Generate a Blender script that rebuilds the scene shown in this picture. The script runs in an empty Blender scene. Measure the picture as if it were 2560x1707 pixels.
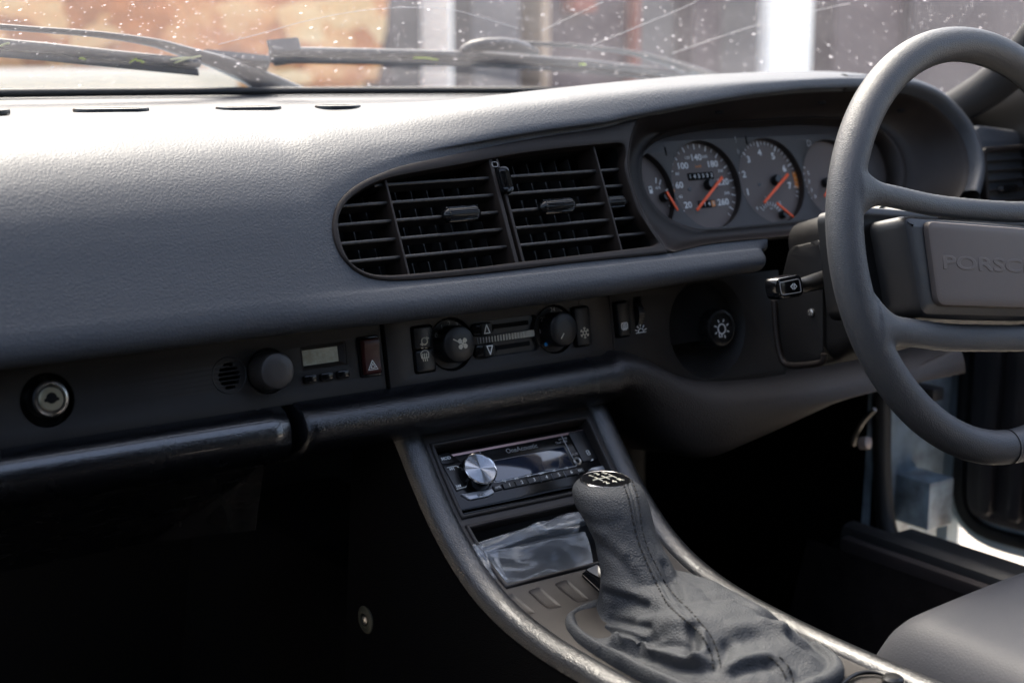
import bpy, math, random
from mathutils import Vector, Matrix, noise
from mathutils.geometry import tessellate_polygon
random.seed(7)
V = Vector
R = math.radians
sc = bpy.context.scene

# ------------------------------------------------------------------ camera
YAW, PITCH, FPX = R(35.5), R(11.4), 3813.0
CAM = V((-.78, -1.10, .92))
c_r = V((math.cos(YAW), -math.sin(YAW), 0))
c_d = V((math.sin(YAW) * math.cos(PITCH), math.cos(YAW) * math.cos(PITCH), -math.sin(PITCH)))
c_u = c_r.cross(c_d)
cd = bpy.data.cameras.new('camera')
cd.sensor_width = 23.5
cd.lens = 35.0
cd.clip_start, cd.clip_end = .02, 200
cd.dof.use_dof = True
cd.dof.focus_distance = 1.31
cd.dof.aperture_fstop = 3.2
cam = bpy.data.objects.new('camera', cd)
cam.matrix_world = Matrix(((c_r.x, c_u.x, -c_d.x, CAM.x), (c_r.y, c_u.y, -c_d.y, CAM.y), (c_r.z, c_u.z, -c_d.z, CAM.z), (0, 0, 0, 1)))
sc.collection.objects.link(cam)
sc.camera = cam

# ------------------------------------------------------------------ sky, sun, exposure
SUN_EL, SUN_AZ = R(57), R(8)          # azimuth clockwise from +Y: a veiled sun ahead of the car
w = bpy.data.worlds.new('World')
sc.world = w
w.use_nodes = True
nt = w.node_tree
sky = nt.nodes.new('ShaderNodeTexSky')
sky.sky_type = 'NISHITA'
sky.sun_disc = False
sky.sun_elevation = SUN_EL
sky.sun_rotation = SUN_AZ
sky.air_density, sky.dust_density, sky.ozone_density = 1.0, 7.0, 0.2
bg = nt.nodes['Background']
nt.links.new(sky.outputs[0], bg.inputs[0])
bg.inputs[1].default_value = .11
sd = bpy.data.lights.new('sun', 'SUN')
sd.energy = .85
sd.angle = R(30)
sd.color = (1, .97, .92)
sun = bpy.data.objects.new('sun', sd)
sv = V((math.sin(SUN_AZ) * math.cos(SUN_EL), math.cos(SUN_AZ) * math.cos(SUN_EL), math.sin(SUN_EL)))
sun.rotation_euler = sv.to_track_quat('Z', 'Y').to_euler()
sc.collection.objects.link(sun)
vs = sc.view_settings
vs.view_transform, vs.look, vs.exposure, vs.gamma = 'Standard', 'None', 2.7, 1
vs.use_curve_mapping = False
sc.cycles.use_denoising = True
sc.cycles.max_bounces = 8
sc.cycles.diffuse_bounces = 4
sc.cycles.glossy_bounces = 4
sc.cycles.transparent_max_bounces = 12
sc.cycles.transmission_bounces = 6
sc.cycles.sample_clamp_indirect = 8
sc.cycles.caustics_reflective = False
sc.cycles.caustics_refractive = False

# ------------------------------------------------------------------ helpers
def zm(ox, oy, k): return lambda x, y: (ox + x * k, oy + y * k)
Dp = zm(0, 0, 1.08844)
Z3 = zm(780, 320, 900 / 2352); Z5 = zm(0, 740, 1000 / 2352); Z6 = zm(900, 640, 700 / 2352)
Z7 = zm(1480, 580, 800 / 2352); W7 = zm(1560, 290, 600 / 2352); W8 = zm(1040, 1040, 540 / 2352)
W1 = zm(1360, 1120, 1000 / 2352); Z8 = zm(980, 1000, 680 / 1904); W4 = zm(1560, 960, 1000 / 2352)
Z1 = zm(0, 0, 1280 / 2352); Z2 = zm(1280, 0, 1280 / 2352)

def ray(p): return c_d + c_r * ((p[0] - 1280) / FPX) + c_u * ((853.5 - p[1]) / FPX)
def onX(p, X): r = ray(p); return CAM + r * ((X - CAM.x) / r.x)
def onY(p, Y): r = ray(p); return CAM + r * ((Y - CAM.y) / r.y)
def onZ(p, Z): r = ray(p); return CAM + r * ((Z - CAM.z) / r.z)

class Fr:
    """a flat frame: u across the car, v up the face, n towards the driver"""
    def __init__(s, o, tilt=0, roll=0, yaw=0):
        t = R(tilt)
        s.o = V(o); s.u = V((1, 0, 0)); s.v = V((0, math.sin(t), math.cos(t))); s.n = V((0, -math.cos(t), math.sin(t)))
        if yaw:
            q = Matrix.Rotation(R(yaw), 3, 'Z'); s.u, s.v, s.n = q @ s.u, q @ s.v, q @ s.n
        if roll:
            q = Matrix.Rotation(R(roll), 3, s.n); s.u, s.v = q @ s.u, q @ s.v
    def P(s, u, v, n=0): return s.o + s.u * u + s.v * v + s.n * n
    def uv(s, p, n=0):
        r = ray(p); o = s.o + s.n * n
        q = CAM + r * ((o - CAM).dot(s.n) / r.dot(s.n)) - s.o
        return (q.dot(s.u), q.dot(s.v))
    def uvs(s, pts, n=0): return [s.uv(p, n) for p in pts]
    def M(s, u=0, v=0, n=0, rot=0):
        o = s.P(u, v, n); c, k = math.cos(rot), math.sin(rot)
        a, b = s.u * c + s.v * k, s.v * c - s.u * k
        return Matrix(((a.x, b.x, s.n.x, o.x), (a.y, b.y, s.n.y, o.y), (a.z, b.z, s.n.z, o.z), (0, 0, 0, 1)))

def thing(name, label, cat, loc, group=None, kind=None):
    o = bpy.data.objects.new(name, None)
    o.empty_display_size = .02
    o.location = loc
    sc.collection.objects.link(o)
    o['label'] = label
    if kind: o['kind'] = kind
    else: o['category'] = cat
    if group: o['group'] = group
    return o

def wpos(o):
    return o.location.copy() if o.parent is None else V((0, 0, 0))

def link(name, me, mat, parent=None, label=None):
    o = bpy.data.objects.new(name, me)
    if mat is not None and not me.materials: me.materials.append(mat)
    sc.collection.objects.link(o)
    if parent is not None:
        o.parent = parent
        o.matrix_parent_inverse = Matrix.Translation(-wpos(parent))
    if label: o['label'] = label
    return o

def tag(o, label, cat=None, kind=None, group=None):
    o['label'] = label
    if cat: o['category'] = cat
    if kind: o['kind'] = kind
    if group: o['group'] = group
    return o

def mesh(name, vs_, fs, mat, parent=None, sharp=35, label=None):
    me = bpy.data.meshes.new(name)
    me.from_pydata([tuple(v) for v in vs_], [], fs)
    me.update()
    import bmesh
    bm = bmesh.new(); bm.from_mesh(me)
    bmesh.ops.recalc_face_normals(bm, faces=bm.faces)
    bm.to_mesh(me); bm.free()
    me.shade_smooth()
    if sharp: me.set_sharp_from_angle(angle=R(sharp))
    return link(name, me, mat, parent, label)

def area2(l): return sum(l[i][0] * l[(i + 1) % len(l)][1] - l[(i + 1) % len(l)][0] * l[i][1] for i in range(len(l)))
def offset(l, b):
    n = len(l); out = []
    for i in range(n):
        p0, p1, p2 = V(l[i - 1]), V(l[i]), V(l[(i + 1) % n])
        e0, e1 = (p1 - p0), (p2 - p1)
        if e0.length < 1e-9: e0 = e1
        if e1.length < 1e-9: e1 = e0
        e0.normalize(); e1.normalize()
        n0, n1 = V((-e0.y, e0.x)), V((-e1.y, e1.x))
        m = n0 + n1
        if m.length < 1e-6: m = n0.copy()
        m.normalize(); k = max(.45, m.dot(n0))
        q = p1 + m * (b / k); out.append((q.x, q.y))
    return out

def plate_geo(fr, loops, n0, t, b, vs_, fs):
    L = []
    for i, l in enumerate(loops):
        l = [tuple(p) for p in l]
        if (area2(l) > 0) != (i == 0): l = l[::-1]
        L.append(l)
    rings = [(0, n0), (0, n0 + t - b), (b * .29, n0 + t - b * .29), (b, n0 + t)] if b > 0 else [(0, n0), (0, n0 + t)]
    tops = []
    for l in L:
        prev = None; m = len(l)
        for (o, nn) in rings:
            q = offset(l, o) if o else l
            base = len(vs_)
            vs_ += [fr.P(x, y, nn) for x, y in q]
            if prev is not None:
                fs += [(prev + k, prev + (k + 1) % m, base + (k + 1) % m, base + k) for k in range(m)]
            prev = base
        tops.append((q, base))
    tri = tessellate_polygon([[V((x, y, 0)) for x, y in q] for q, _ in tops])
    idx = [base + k for q, base in tops for k in range(len(q))]
    fs += [tuple(idx[k] for k in t3) for t3 in tri]

def plate(name, fr, loops, mat, parent=None, n0=0, t=.002, b=.0005, label=None, sharp=35):
    if not isinstance(loops[0][0], (tuple, list)): loops = [loops]
    vs_, fs = [], []
    plate_geo(fr, loops, n0, t, b, vs_, fs)
    return mesh(name, vs_, fs, mat, parent, sharp, label)

def plates(name, fr, many, mat, parent=None, n0=0, t=.0004, b=0, label=None):
    vs_, fs = [], []
    for l in many: plate_geo(fr, l if isinstance(l[0][0], (tuple, list)) else [l], n0, t, b, vs_, fs)
    return mesh(name, vs_, fs, mat, parent, 35, label)

def rrect(cx, cy, w, h, r, rot=0, k=5):
    out = []
    for ax, ay, a0 in ((1, 1, 0), (-1, 1, 90), (-1, -1, 180), (1, -1, 270)):
        for i in range(k + 1):
            a = R(a0 + 90 * i / k)
            x, y = ax * (w / 2 - r) + r * math.cos(a), ay * (h / 2 - r) + r * math.sin(a)
            out.append((cx + x * math.cos(rot) - y * math.sin(rot), cy + x * math.sin(rot) + y * math.cos(rot)))
    return out
def circle(cx, cy, r, k=40, a0=0, a1=360): 
    full = abs(a1 - a0) >= 360
    return [(cx + r * math.cos(R(a0 + (a1 - a0) * i / (k if full else k - 1))), cy + r * math.sin(R(a0 + (a1 - a0) * i / (k if full else k - 1)))) for i in range(k)]
def rbox(uvs, r=.001, k=4):
    """rounded quad through four given corners"""
    out = []; n = len(uvs)
    for i in range(n):
        p, a, b = V(uvs[i]), V(uvs[i - 1]), V(uvs[(i + 1) % n])
        q0 = p + (a - p).normalized() * r; q1 = p + (b - p).normalized() * r
        for j in range(k + 1):
            t = j / k
            q = q0 * (1 - t) ** 2 + p * 2 * t * (1 - t) + q1 * t * t
            out.append((q.x, q.y))
    return out
def stroke(pts, w, closed=False):
    """flat ribbons along a polyline, as quads"""
    out = []; n = len(pts)
    for i in range(n if closed else n - 1):
        a, b = V(pts[i]), V(pts[(i + 1) % n])
        d = (b - a).normalized(); m = V((-d.y, d.x)) * (w / 2); e = d * (w * .35)
        out.append([tuple(a - e + m), tuple(a - e - m), tuple(b + e - m), tuple(b + e + m)])
    return out

def cat(pts, per=8, closed=False):
    """Catmull-Rom through points of any dimension"""
    P = [V(p) for p in pts]; n = len(P); out = []
    for i in range(n if closed else n - 1):
        if closed: p0, p1, p2, p3 = P[i - 1], P[i], P[(i + 1) % n], P[(i + 2) % n]
        else: p0, p1, p2, p3 = P[max(i - 1, 0)], P[i], P[i + 1], P[min(i + 2, n - 1)]
        for j in range(per):
            t = j / per
            out.append(.5 * ((2 * p1) + (p2 - p0) * t + (2 * p0 - 5 * p1 + 4 * p2 - p3) * t * t + (3 * p1 - p0 - 3 * p2 + p3) * t ** 3))
    if not closed: out.append(P[-1])
    return out

def tube_geo(path, rad, vs_, fs, seg=12, closed=False, up=None, flat=1.0, cap=True):
    n = len(path); path = [V(p) for p in path]
    if not hasattr(rad, '__len__'): rad = [rad] * n
    base0 = len(vs_); ref = V(up) if up else None; prev = None
    for i in range(n):
        a = path[i - 1] if (closed or i > 0) else path[i]
        b = path[(i + 1) % n] if (closed or i < n - 1) else path[i]
        tg = (b - a).normalized()
        if ref is not None: x = ref - tg * ref.dot(tg)
        elif prev is None:
            x = V((0, 0, 1)) if abs(tg.z) < .9 else V((1, 0, 0)); x = x - tg * x.dot(tg)
        else: x = prev - tg * prev.dot(tg)
        x.normalize(); prev = x; y = tg.cross(x)
        rr = rad[i]; ra, rb = rr if hasattr(rr, '__len__') else (rr * flat, rr)
        for k in range(seg):
            th = 2 * math.pi * k / seg
            vs_.append(path[i] + x * (ra * math.cos(th)) + y * (rb * math.sin(th)))
    for i in range(n if closed else n - 1):
        for k in range(seg):
            a, b = base0 + i * seg, base0 + ((i + 1) % n) * seg
            fs.append((a + k, a + (k + 1) % seg, b + (k + 1) % seg, b + k))
    if not closed and cap:
        fs.append(tuple(base0 + k for k in range(seg))); fs.append(tuple(base0 + (n - 1) * seg + k for k in range(seg)))
def tube(name, path, rad, mat, parent=None, **kw):
    label = kw.pop('label', None); sharp = kw.pop('sharp', 50)
    vs_, fs = [], []
    tube_geo(path, rad, vs_, fs, **kw)
    return mesh(name, vs_, fs, mat, parent, sharp, label)

def lathe(name, fr, u, v, prof, mat, parent=None, seg=40, label=None, sharp=35, gear=None):
    """profile (radius, n) turned about the frame's n axis; gear=(teeth, depth, i0, i1) roughens rings i0..i1"""
    vs_, fs = [], []
    for i, (r, n) in enumerate(prof):
        for k in range(seg):
            th = 2 * math.pi * k / seg; rr = r
            if gear and gear[2] <= i <= gear[3]: rr = r - (gear[1] if (k * gear[0] * 2 // seg) % 2 else 0)
            vs_.append(fr.P(u + rr * math.cos(th), v + rr * math.sin(th), n))
    for i in range(len(prof) - 1):
        for k in range(seg):
            a, b = i * seg, (i + 1) * seg
            fs.append((a + k, a + (k + 1) % seg, b + (k + 1) % seg, b + k))
    fs.append(tuple((len(prof) - 1) * seg + k for k in range(seg)))
    return mesh(name, vs_, fs, mat, parent, sharp, label)

def grid(name, rows, mat, parent=None, close_u=False, sharp=None, label=None, caps=False):
    n, m = len(rows), len(rows[0])
    vs_ = [p for r_ in rows for p in r_]; fs = []
    for i in range(n - 1):
        for k in range(m if close_u else m - 1):
            fs.append((i * m + k, i * m + (k + 1) % m, (i + 1) * m + (k + 1) % m, (i + 1) * m + k))
    if caps: fs += [tuple(range(m)), tuple((n - 1) * m + k for k in range(m))]
    return mesh(name, vs_, fs, mat, parent, sharp, label)

def box(name, lo, hi, mat, parent=None, b=.002, label=None):
    lo, hi = V(lo), V(hi)
    fr = Fr((0, lo.y, 0), 0)      # n points to -Y
    c = (lo + hi) / 2; s = hi - lo
    f2 = Fr((c.x, hi.y, c.z), 0)
    return plate(name, f2, rrect(0, 0, s.x, s.z, min(b, s.x * .49, s.z * .49), k=2), mat, parent, 0, s.y, min(b, s.y * .4), label)

def lerp(a, b, t): return a + (b - a) * t
def sstep(a, b, x):
    t = max(0, min(1, (x - a) / (b - a))); return t * t * (3 - 2 * t)
def table(t, x):
    if x <= t[0][0]: return t[0][1]
    for (a, p), (b, q) in zip(t, t[1:]):
        if x <= b:
            k = (x - a) / (b - a); return lerp(p, q, k)
    return t[-1][1]
def inside(p, poly):
    x, y = p; c = False; n = len(poly); j = n - 1
    for i in range(n):
        xi, yi = poly[i]; xj, yj = poly[j]
        if (yi > y) != (yj > y) and x < (xj - xi) * (y - yi) / (yj - yi) + xi: c = not c
        j = i
    return c
def nearest(p, poly):
    best = None; p = V(p); n = len(poly)
    for i in range(n):
        a, b = V(poly[i]), V(poly[(i + 1) % n]); e = b - a
        t = max(0, min(1, (p - a).dot(e) / max(e.length_squared, 1e-12))); q = a + e * t
        d = (p - q).length_squared
        if best is None or d < best[0]: best = (d, q)
    return best[1]

TEXTS = []
def text(name, s, fr, u, v, size, mat, parent, n=.0003, rot=0, align='CENTER', ext=.0001, bev=0, sx=1.0, bold=0):
    cu = bpy.data.curves.new(name, 'FONT')
    cu.body = s; cu.size = size; cu.align_x = align; cu.align_y = 'CENTER'; cu.extrude = ext; cu.bevel_depth = bev
    cu.resolution_u = 3; cu.offset = bold
    o = bpy.data.objects.new(name, cu)
    sc.collection.objects.link(o)
    TEXTS.append((o, fr.M(u, v, n, rot) @ Matrix.Diagonal((sx, 1, 1, 1)), mat, parent, name))
def flush_texts():
    bpy.context.view_layer.update()
    dg = bpy.context.evaluated_depsgraph_get()
    done = []
    for o, M, mat, parent, name in TEXTS:
        me = bpy.data.meshes.new_from_object(o.evaluated_get(dg))
        me.transform(M)
        me.materials.clear()
        done.append((me, mat, parent, name, o))
    for me, mat, parent, name, o in done:
        cu = o.data
        bpy.data.objects.remove(o); bpy.data.curves.remove(cu)
    for me, mat, parent, name, o in done: link(name, me, mat, parent)
    TEXTS.clear()

# ------------------------------------------------------------------ materials
def mat(name, col, rough=.5, metal=0, spec=.5, bump=None, coat=0, var=None, emit=None, rvar=None):
    m = bpy.data.materials.new(name); m.use_nodes = True
    t = m.node_tree; b = t.nodes['Principled BSDF']
    b.inputs['Base Color'].default_value = (*col, 1)
    b.inputs['Roughness'].default_value = rough
    b.inputs['Metallic'].default_value = metal
    b.inputs['Specular IOR Level'].default_value = spec
    b.inputs['Coat Weight'].default_value = coat
    tc = t.nodes.new('ShaderNodeTexCoord')
    def nz(scale, detail=3, ro=.55):
        n = t.nodes.new('ShaderNodeTexNoise'); n.inputs['Scale'].default_value = scale; n.inputs['Detail'].default_value = detail
        n.inputs['Roughness'].default_value = ro
        t.links.new(tc.outputs['Object'], n.inputs['Vector']); return n
    if var:     # (colour 2, scale, low, high)
        n = nz(var[1], 5, .65); r_ = t.nodes.new('ShaderNodeValToRGB')
        r_.color_ramp.elements[0].position = var[2]; r_.color_ramp.elements[1].position = var[3]
        r_.color_ramp.elements[0].color = (*col, 1); r_.color_ramp.elements[1].color = (*var[0], 1)
        t.links.new(n.outputs['Fac'], r_.inputs[0]); t.links.new(r_.outputs[0], b.inputs['Base Color'])
    if rvar:    # (scale, low, high)
        n = nz(rvar[0], 4); mp = t.nodes.new('ShaderNodeMapRange')
        mp.inputs['From Min'].default_value = .3; mp.inputs['From Max'].default_value = .7
        mp.inputs['To Min'].default_value = rvar[1]; mp.inputs['To Max'].default_value = rvar[2]
        t.links.new(n.outputs['Fac'], mp.inputs[0]); t.links.new(mp.outputs[0], b.inputs['Roughness'])
    if bump:
        kind, scale, st, dist = bump
        bp = t.nodes.new('ShaderNodeBump'); bp.inputs['Strength'].default_value = st; bp.inputs['Distance'].default_value = dist
        if kind == 'leather':
            # distorted cells with rounded tops, uneven in size
            n = nz(scale * .55, 2); mx = t.nodes.new('ShaderNodeVectorMath'); mx.operation = 'SCALE'; mx.inputs['Scale'].default_value = 1.1 / scale
            ad = t.nodes.new('ShaderNodeVectorMath'); ad.operation = 'ADD'
            t.links.new(n.outputs['Color'], mx.inputs[0]); t.links.new(tc.outputs['Object'], ad.inputs[0]); t.links.new(mx.outputs[0], ad.inputs[1])
            v = t.nodes.new('ShaderNodeTexVoronoi'); v.feature = 'DISTANCE_TO_EDGE'; v.inputs['Scale'].default_value = scale
            t.links.new(ad.outputs[0], v.inputs['Vector'])
            mp = t.nodes.new('ShaderNodeMapRange'); mp.interpolation_type = 'SMOOTHSTEP'; mp.inputs['From Max'].default_value = .32
            t.links.new(v.outputs['Distance'], mp.inputs[0])
            n2 = nz(scale * .12, 3); ml = t.nodes.new('ShaderNodeMath'); ml.operation = 'MULTIPLY_ADD'; ml.inputs[1].default_value = 1.1
            t.links.new(n2.outputs['Fac'], ml.inputs[0]); t.links.new(mp.outputs[0], ml.inputs[2])
            t.links.new(ml.outputs[0], bp.inputs['Height'])
        else:
            n = nz(scale, 4, .6); t.links.new(n.outputs['Fac'], bp.inputs['Height'])
        t.links.new(bp.outputs[0], b.inputs['Normal'])
    if emit:
        b.inputs['Emission Color'].default_value = (*emit[0], 1); b.inputs['Emission Strength'].default_value = emit[1]
    return m

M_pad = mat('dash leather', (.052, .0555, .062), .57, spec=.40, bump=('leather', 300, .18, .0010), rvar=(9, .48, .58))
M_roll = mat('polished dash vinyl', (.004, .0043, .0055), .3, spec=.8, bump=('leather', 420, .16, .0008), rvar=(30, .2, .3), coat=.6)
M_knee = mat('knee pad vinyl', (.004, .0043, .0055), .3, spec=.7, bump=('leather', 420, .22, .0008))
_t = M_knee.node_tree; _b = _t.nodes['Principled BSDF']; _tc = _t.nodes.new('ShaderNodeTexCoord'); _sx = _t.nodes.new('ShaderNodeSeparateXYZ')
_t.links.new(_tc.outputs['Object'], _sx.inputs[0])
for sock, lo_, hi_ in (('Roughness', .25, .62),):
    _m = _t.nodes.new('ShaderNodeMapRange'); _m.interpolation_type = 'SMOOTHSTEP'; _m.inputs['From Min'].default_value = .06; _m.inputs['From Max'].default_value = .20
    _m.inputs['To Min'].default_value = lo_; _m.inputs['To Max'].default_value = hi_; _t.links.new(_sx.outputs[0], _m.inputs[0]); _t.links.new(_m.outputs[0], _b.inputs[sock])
_r = _t.nodes.new('ShaderNodeValToRGB'); _r.color_ramp.elements[0].color = (.004, .0043, .0055, 1); _r.color_ramp.elements[1].color = (.036, .0265, .021, 1)  # warm light on the right end painted in as brown over black vinyl
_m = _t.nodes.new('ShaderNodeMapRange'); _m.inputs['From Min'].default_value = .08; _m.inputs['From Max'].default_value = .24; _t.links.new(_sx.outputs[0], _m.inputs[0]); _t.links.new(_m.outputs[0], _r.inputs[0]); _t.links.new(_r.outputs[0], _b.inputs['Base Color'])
M_plast = mat('fascia plastic', (.0085, .0071, .0062), .58, spec=.36, bump=('noise', 2600, .22, .0002), var=((.012, .0102, .009), 26, .4, .7))
M_bezel = mat('bezel plastic', (.0125, .0080, .0060), .58, spec=.32, bump=('noise', 1800, .15, .0002), var=((.0155, .0118, .010), 60, .55, .75))
M_blackp = mat('black plastic', (.005, .005, .0053), .38, spec=.5, bump=('noise', 1500, .08, .0002))
M_slat = mat('vent slat plastic', (.020, .018, .0172), .42, spec=.5, bump=('noise', 900, .1, .0002), var=((.042, .038, .037), 240, .62, .8))
M_gloss = mat('gloss black', (.005, .005, .0055), .14, spec=.32)
M_void = mat('dark duct', (.004, .004, .004), .8, spec=.2)
M_carpet = mat('carpet', (.0035, .0033, .0033), .95, spec=.05, bump=('noise', 900, .8, .002))
M_con = mat('console leather', (.0045, .005, .006), .36, spec=.85, bump=('leather', 560, .3, .0008), rvar=(40, .28, .38), coat=.12)
M_conp = mat('console plastic', (.016, .0127, .0113), .52, spec=.45, bump=('noise', 2400, .3, .0003), var=((.026, .0235, .0215), 900, .6, .72))
M_boot = mat('gaiter leather', (.040, .043, .047), .68, spec=.27, bump=('leather', 420, .42, .0009))
M_stitch = mat('stitching thread', (.0025, .0023, .0023), .8)
M_wheel = mat('wheel leather', (.046, .048, .0515), .46, spec=.5, bump=('leather', 520, .34, .0006))
M_hub = mat('wheel hub vinyl', (.098, .079, .069), .55, spec=.4, bump=('leather', 900, .15, .0004))
M_hubd = mat('wheel hub dark vinyl', (.009, .009, .0105), .45, spec=.5, bump=('leather', 900, .15, .0004))
M_white = mat('printed white', (.78, .78, .75), .6)
M_cream = mat('printed cream', (.52, .47, .36), .6)
M_grey = mat('printed grey', (.32, .31, .30), .6)
M_scale = mat('scale ivory', (.42, .40, .33), .5)
M_blue = mat('printed blue', (.01, .22, .55), .5)
M_red = mat('hazard red', (.040, .007, .006), .3, spec=.5)
M_dialp = mat('cluster plate', (.019, .0128, .0103), .5, bump=('noise', 1500, .15, .0002))
M_dial = mat('dial face', (.125, .098, .086), .6, spec=.4)
M_mark = mat('dial markings', (.75, .73, .70), .6)
M_needle = mat('needle orange red', (.95, .095, .006), .45)
M_amber = mat('dial amber', (.75, .24, .04), .5)
M_lcd = mat('clock lcd', (.46, .47, .38), .3, spec=.5, var=((.30, .29, .21), 45, .45, .6))
M_chrome = mat('chrome', (.72, .71, .70), .16, metal=1, rvar=(90, .1, .25))
M_steel = mat('dull steel', (.42, .40, .37), .38, metal=1)
M_alu = mat('spun aluminium', (.70, .71, .73), .22, metal=1)
M_brassy = mat('lock face', (.34, .31, .22), .42, metal=.7)
M_screen = mat('radio screen', (.010, .016, .032), .05, spec=.9, coat=.5)
M_rose = mat('radio rose strip', (.45, .30, .29), .35, metal=.6)
M_silverp = mat('silver plastic', (.40, .41, .43), .35, metal=.5)
M_rubber = mat('rubber', (.012, .012, .013), .6, bump=('noise', 700, .2, .0004))
M_wiper = mat('wiper black', (.016, .015, .018), .45, bump=('noise', 300, .1, .0004), var=((.05, .048, .05), 130, .55, .8))
M_paint = mat('pale blue car paint', (.42, .52, .60), .3, spec=.5, coat=.4, var=((.34, .43, .50), 8, .35, .7))
M_jamb = mat('dusty blue paint', (.34, .43, .50), .4, var=((.09, .10, .115), 14, .42, .66), coat=.2)
M_trim = mat('headlining cloth', (.035, .035, .037), .9)
M_seat = mat('seat leather', (.045, .0455, .050), .62, spec=.35, bump=('leather', 380, .15, .0005))
M_door = mat('door card vinyl', (.022, .019, .021), .5, bump=('leather', 300, .2, .0006))
M_leaf = mat('grass clipping', (.46, .56, .02), .6)
M_dryleaf = mat('dry grass', (.62, .62, .30), .6)
M_ground = mat('pale paving', (.46, .42, .36), .9, bump=('noise', 14, .3, .01), var=((.36, .33, .28), 2.2, .4, .65))

# ------------------------------------------------------------------ frames of the dashboard
VENT = Fr((0, -.030, .72), 25)
STRIP = Fr((0, 0, .65), 10)
INS = Fr((0, .050, .77), 20)
RAD = Fr((0, -.015, .561), 45)
WH = Fr((.345, -.25, .7366), 14.5)
T25 = math.tan(R(25))
def ventY(z): return -.030 + (z - .72) * T25
def wrap(x): return .9 * abs(x) ** 3         # the windscreen base sweeps back towards the doors
def deckz(x): return .8535 - .017 * (x + .28)

# ================================================================== THE PLACE OUTSIDE
def quadwall(name, x0, x1, y, z0, z1, th, m, parent=None, label=None, cat_=None, b=.01):
    o = box(name, (x0, y, z0), (x1, y + th, z1), m, parent, b)
    if label: tag(o, label, cat_)
    return o
g = mesh('ground', [(-40, -40, 0), (60, -40, 0), (60, 60, 0), (-40, 60, 0)], [(0, 1, 2, 3)], M_ground)
tag(g, 'pale sunlit paved ground beside the car', kind='structure')

m = bpy.data.materials.new('rough orange stone'); m.use_nodes = True
t = m.node_tree; b = t.nodes['Principled BSDF']; b.inputs['Roughness'].default_value = .9
tc = t.nodes.new('ShaderNodeTexCoord')
v1 = t.nodes.new('ShaderNodeTexVoronoi'); v1.inputs['Scale'].default_value = 6.5; v1.inputs['Randomness'].default_value = 1
n1 = t.nodes.new('ShaderNodeTexNoise'); n1.inputs['Scale'].default_value = 6.5; n1.inputs['Detail'].default_value = 5; n1.inputs['Roughness'].default_value = .65
mpn = t.nodes.new('ShaderNodeMapping'); mpn.inputs['Scale'].default_value = (1, 1, 1.7)
t.links.new(tc.outputs['Object'], mpn.inputs[0])
nd = t.nodes.new('ShaderNodeTexNoise'); nd.inputs['Scale'].default_value = 4.5; nd.inputs['Detail'].default_value = 4; t.links.new(mpn.outputs[0], nd.inputs['Vector'])
mxd = t.nodes.new('ShaderNodeMix'); mxd.data_type = 'VECTOR'; mxd.inputs[0].default_value = .22
t.links.new(mpn.outputs[0], mxd.inputs[4]); t.links.new(nd.outputs['Color'], mxd.inputs[5]); t.links.new(mxd.outputs[1], v1.inputs['Vector']); t.links.new(mpn.outputs[0], n1.inputs['Vector'])
mx = t.nodes.new('ShaderNodeMix'); mx.data_type = 'FLOAT'; mx.inputs[0].default_value = .55
sp = t.nodes.new('ShaderNodeSeparateColor'); t.links.new(v1.outputs['Color'], sp.inputs[0])
t.links.new(sp.outputs[0], mx.inputs[2]); t.links.new(n1.outputs['Fac'], mx.inputs[3])
rp = t.nodes.new('ShaderNodeValToRGB'); cr = rp.color_ramp
cr.elements[0].position = .18; cr.elements[0].color = (.20, .09, .04, 1)
cr.elements[1].position = .85; cr.elements[1].color = (.74, .60, .40, 1)
for p_, c_ in ((.36, (.50, .18, .06, 1)), (.50, (.64, .34, .14, 1)), (.64, (.68, .47, .24, 1))):
    e = cr.elements.new(p_); e.color = c_
t.links.new(mx.outputs[0], rp.inputs[0]); t.links.new(rp.outputs[0], b.inputs['Base Color'])
M_stone = m
M_dkdoor = mat('dark purple door paint', (.014, .006, .017), .5, var=((.026, .016, .03), 3, .4, .7))
M_mdoor = mat('mauve door paint', (.036, .020, .030), .55, var=((.06, .038, .048), 2.5, .4, .7))
M_gwall = mat('grey render', (.12, .112, .118), .9, var=((.18, .17, .17), 1.4, .35, .7))
M_post = mat('white painted post', (.84, .83, .80), .6)
M_tan = mat('tan timber', (.40, .30, .22), .7)
M_rust = mat('rust red fitting', (.22, .05, .03), .6)
M_creamw = mat('cream plinth', (.74, .66, .52), .85)

def bx(xd): return onY(Dp(xd, 100), 4.5).x
WY = 4.5
# rough stone wall: a displaced sheet with depth, far left
rows = []
x0, x1 = -4.2, bx(890)
for i in range(25):
    z = .72 + i * .075; row = []
    for k in range(60):
        x = lerp(x0, x1, k / 59)
        row.append(V((x, WY - .16 * noise.noise(V((x * 2.2, z * 3.1, .3))) - .06 * noise.noise(V((x * 7, z * 9, 1))), z)))
    rows.append(row)
t_ = thing('stone_wall', 'rough orange stone wall behind the left wiper', 'wall', (0, WY, 0))
grid('stone_face', rows, M_stone, t_)
box('core', (x0, WY + .2, 0), (x1, WY + .6, 2.5), M_stone, t_)
box('plinth', (x0, WY - .5, 0), (bx(420), WY + .19, .80), M_creamw, t_, .03, label='cream low plinth at the foot of the stone wall')
t_ = thing('garage_front', 'grey rendered front with mauve and dark purple doors beyond the windscreen', 'building', (3.5, WY, 0))
box('wall', (bx(890) + .02, WY + .35, 0), (12, WY + .6, 2.7), M_gwall, t_)
box('door', (bx(892) + .03, WY + .2, 0), (bx(958), WY + .34, 2.3), M_dkdoor, t_)
box('pilaster', (bx(1090), WY + .02, 0), (bx(1205), WY + .34, 2.7), M_gwall, t_, .02)
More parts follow.
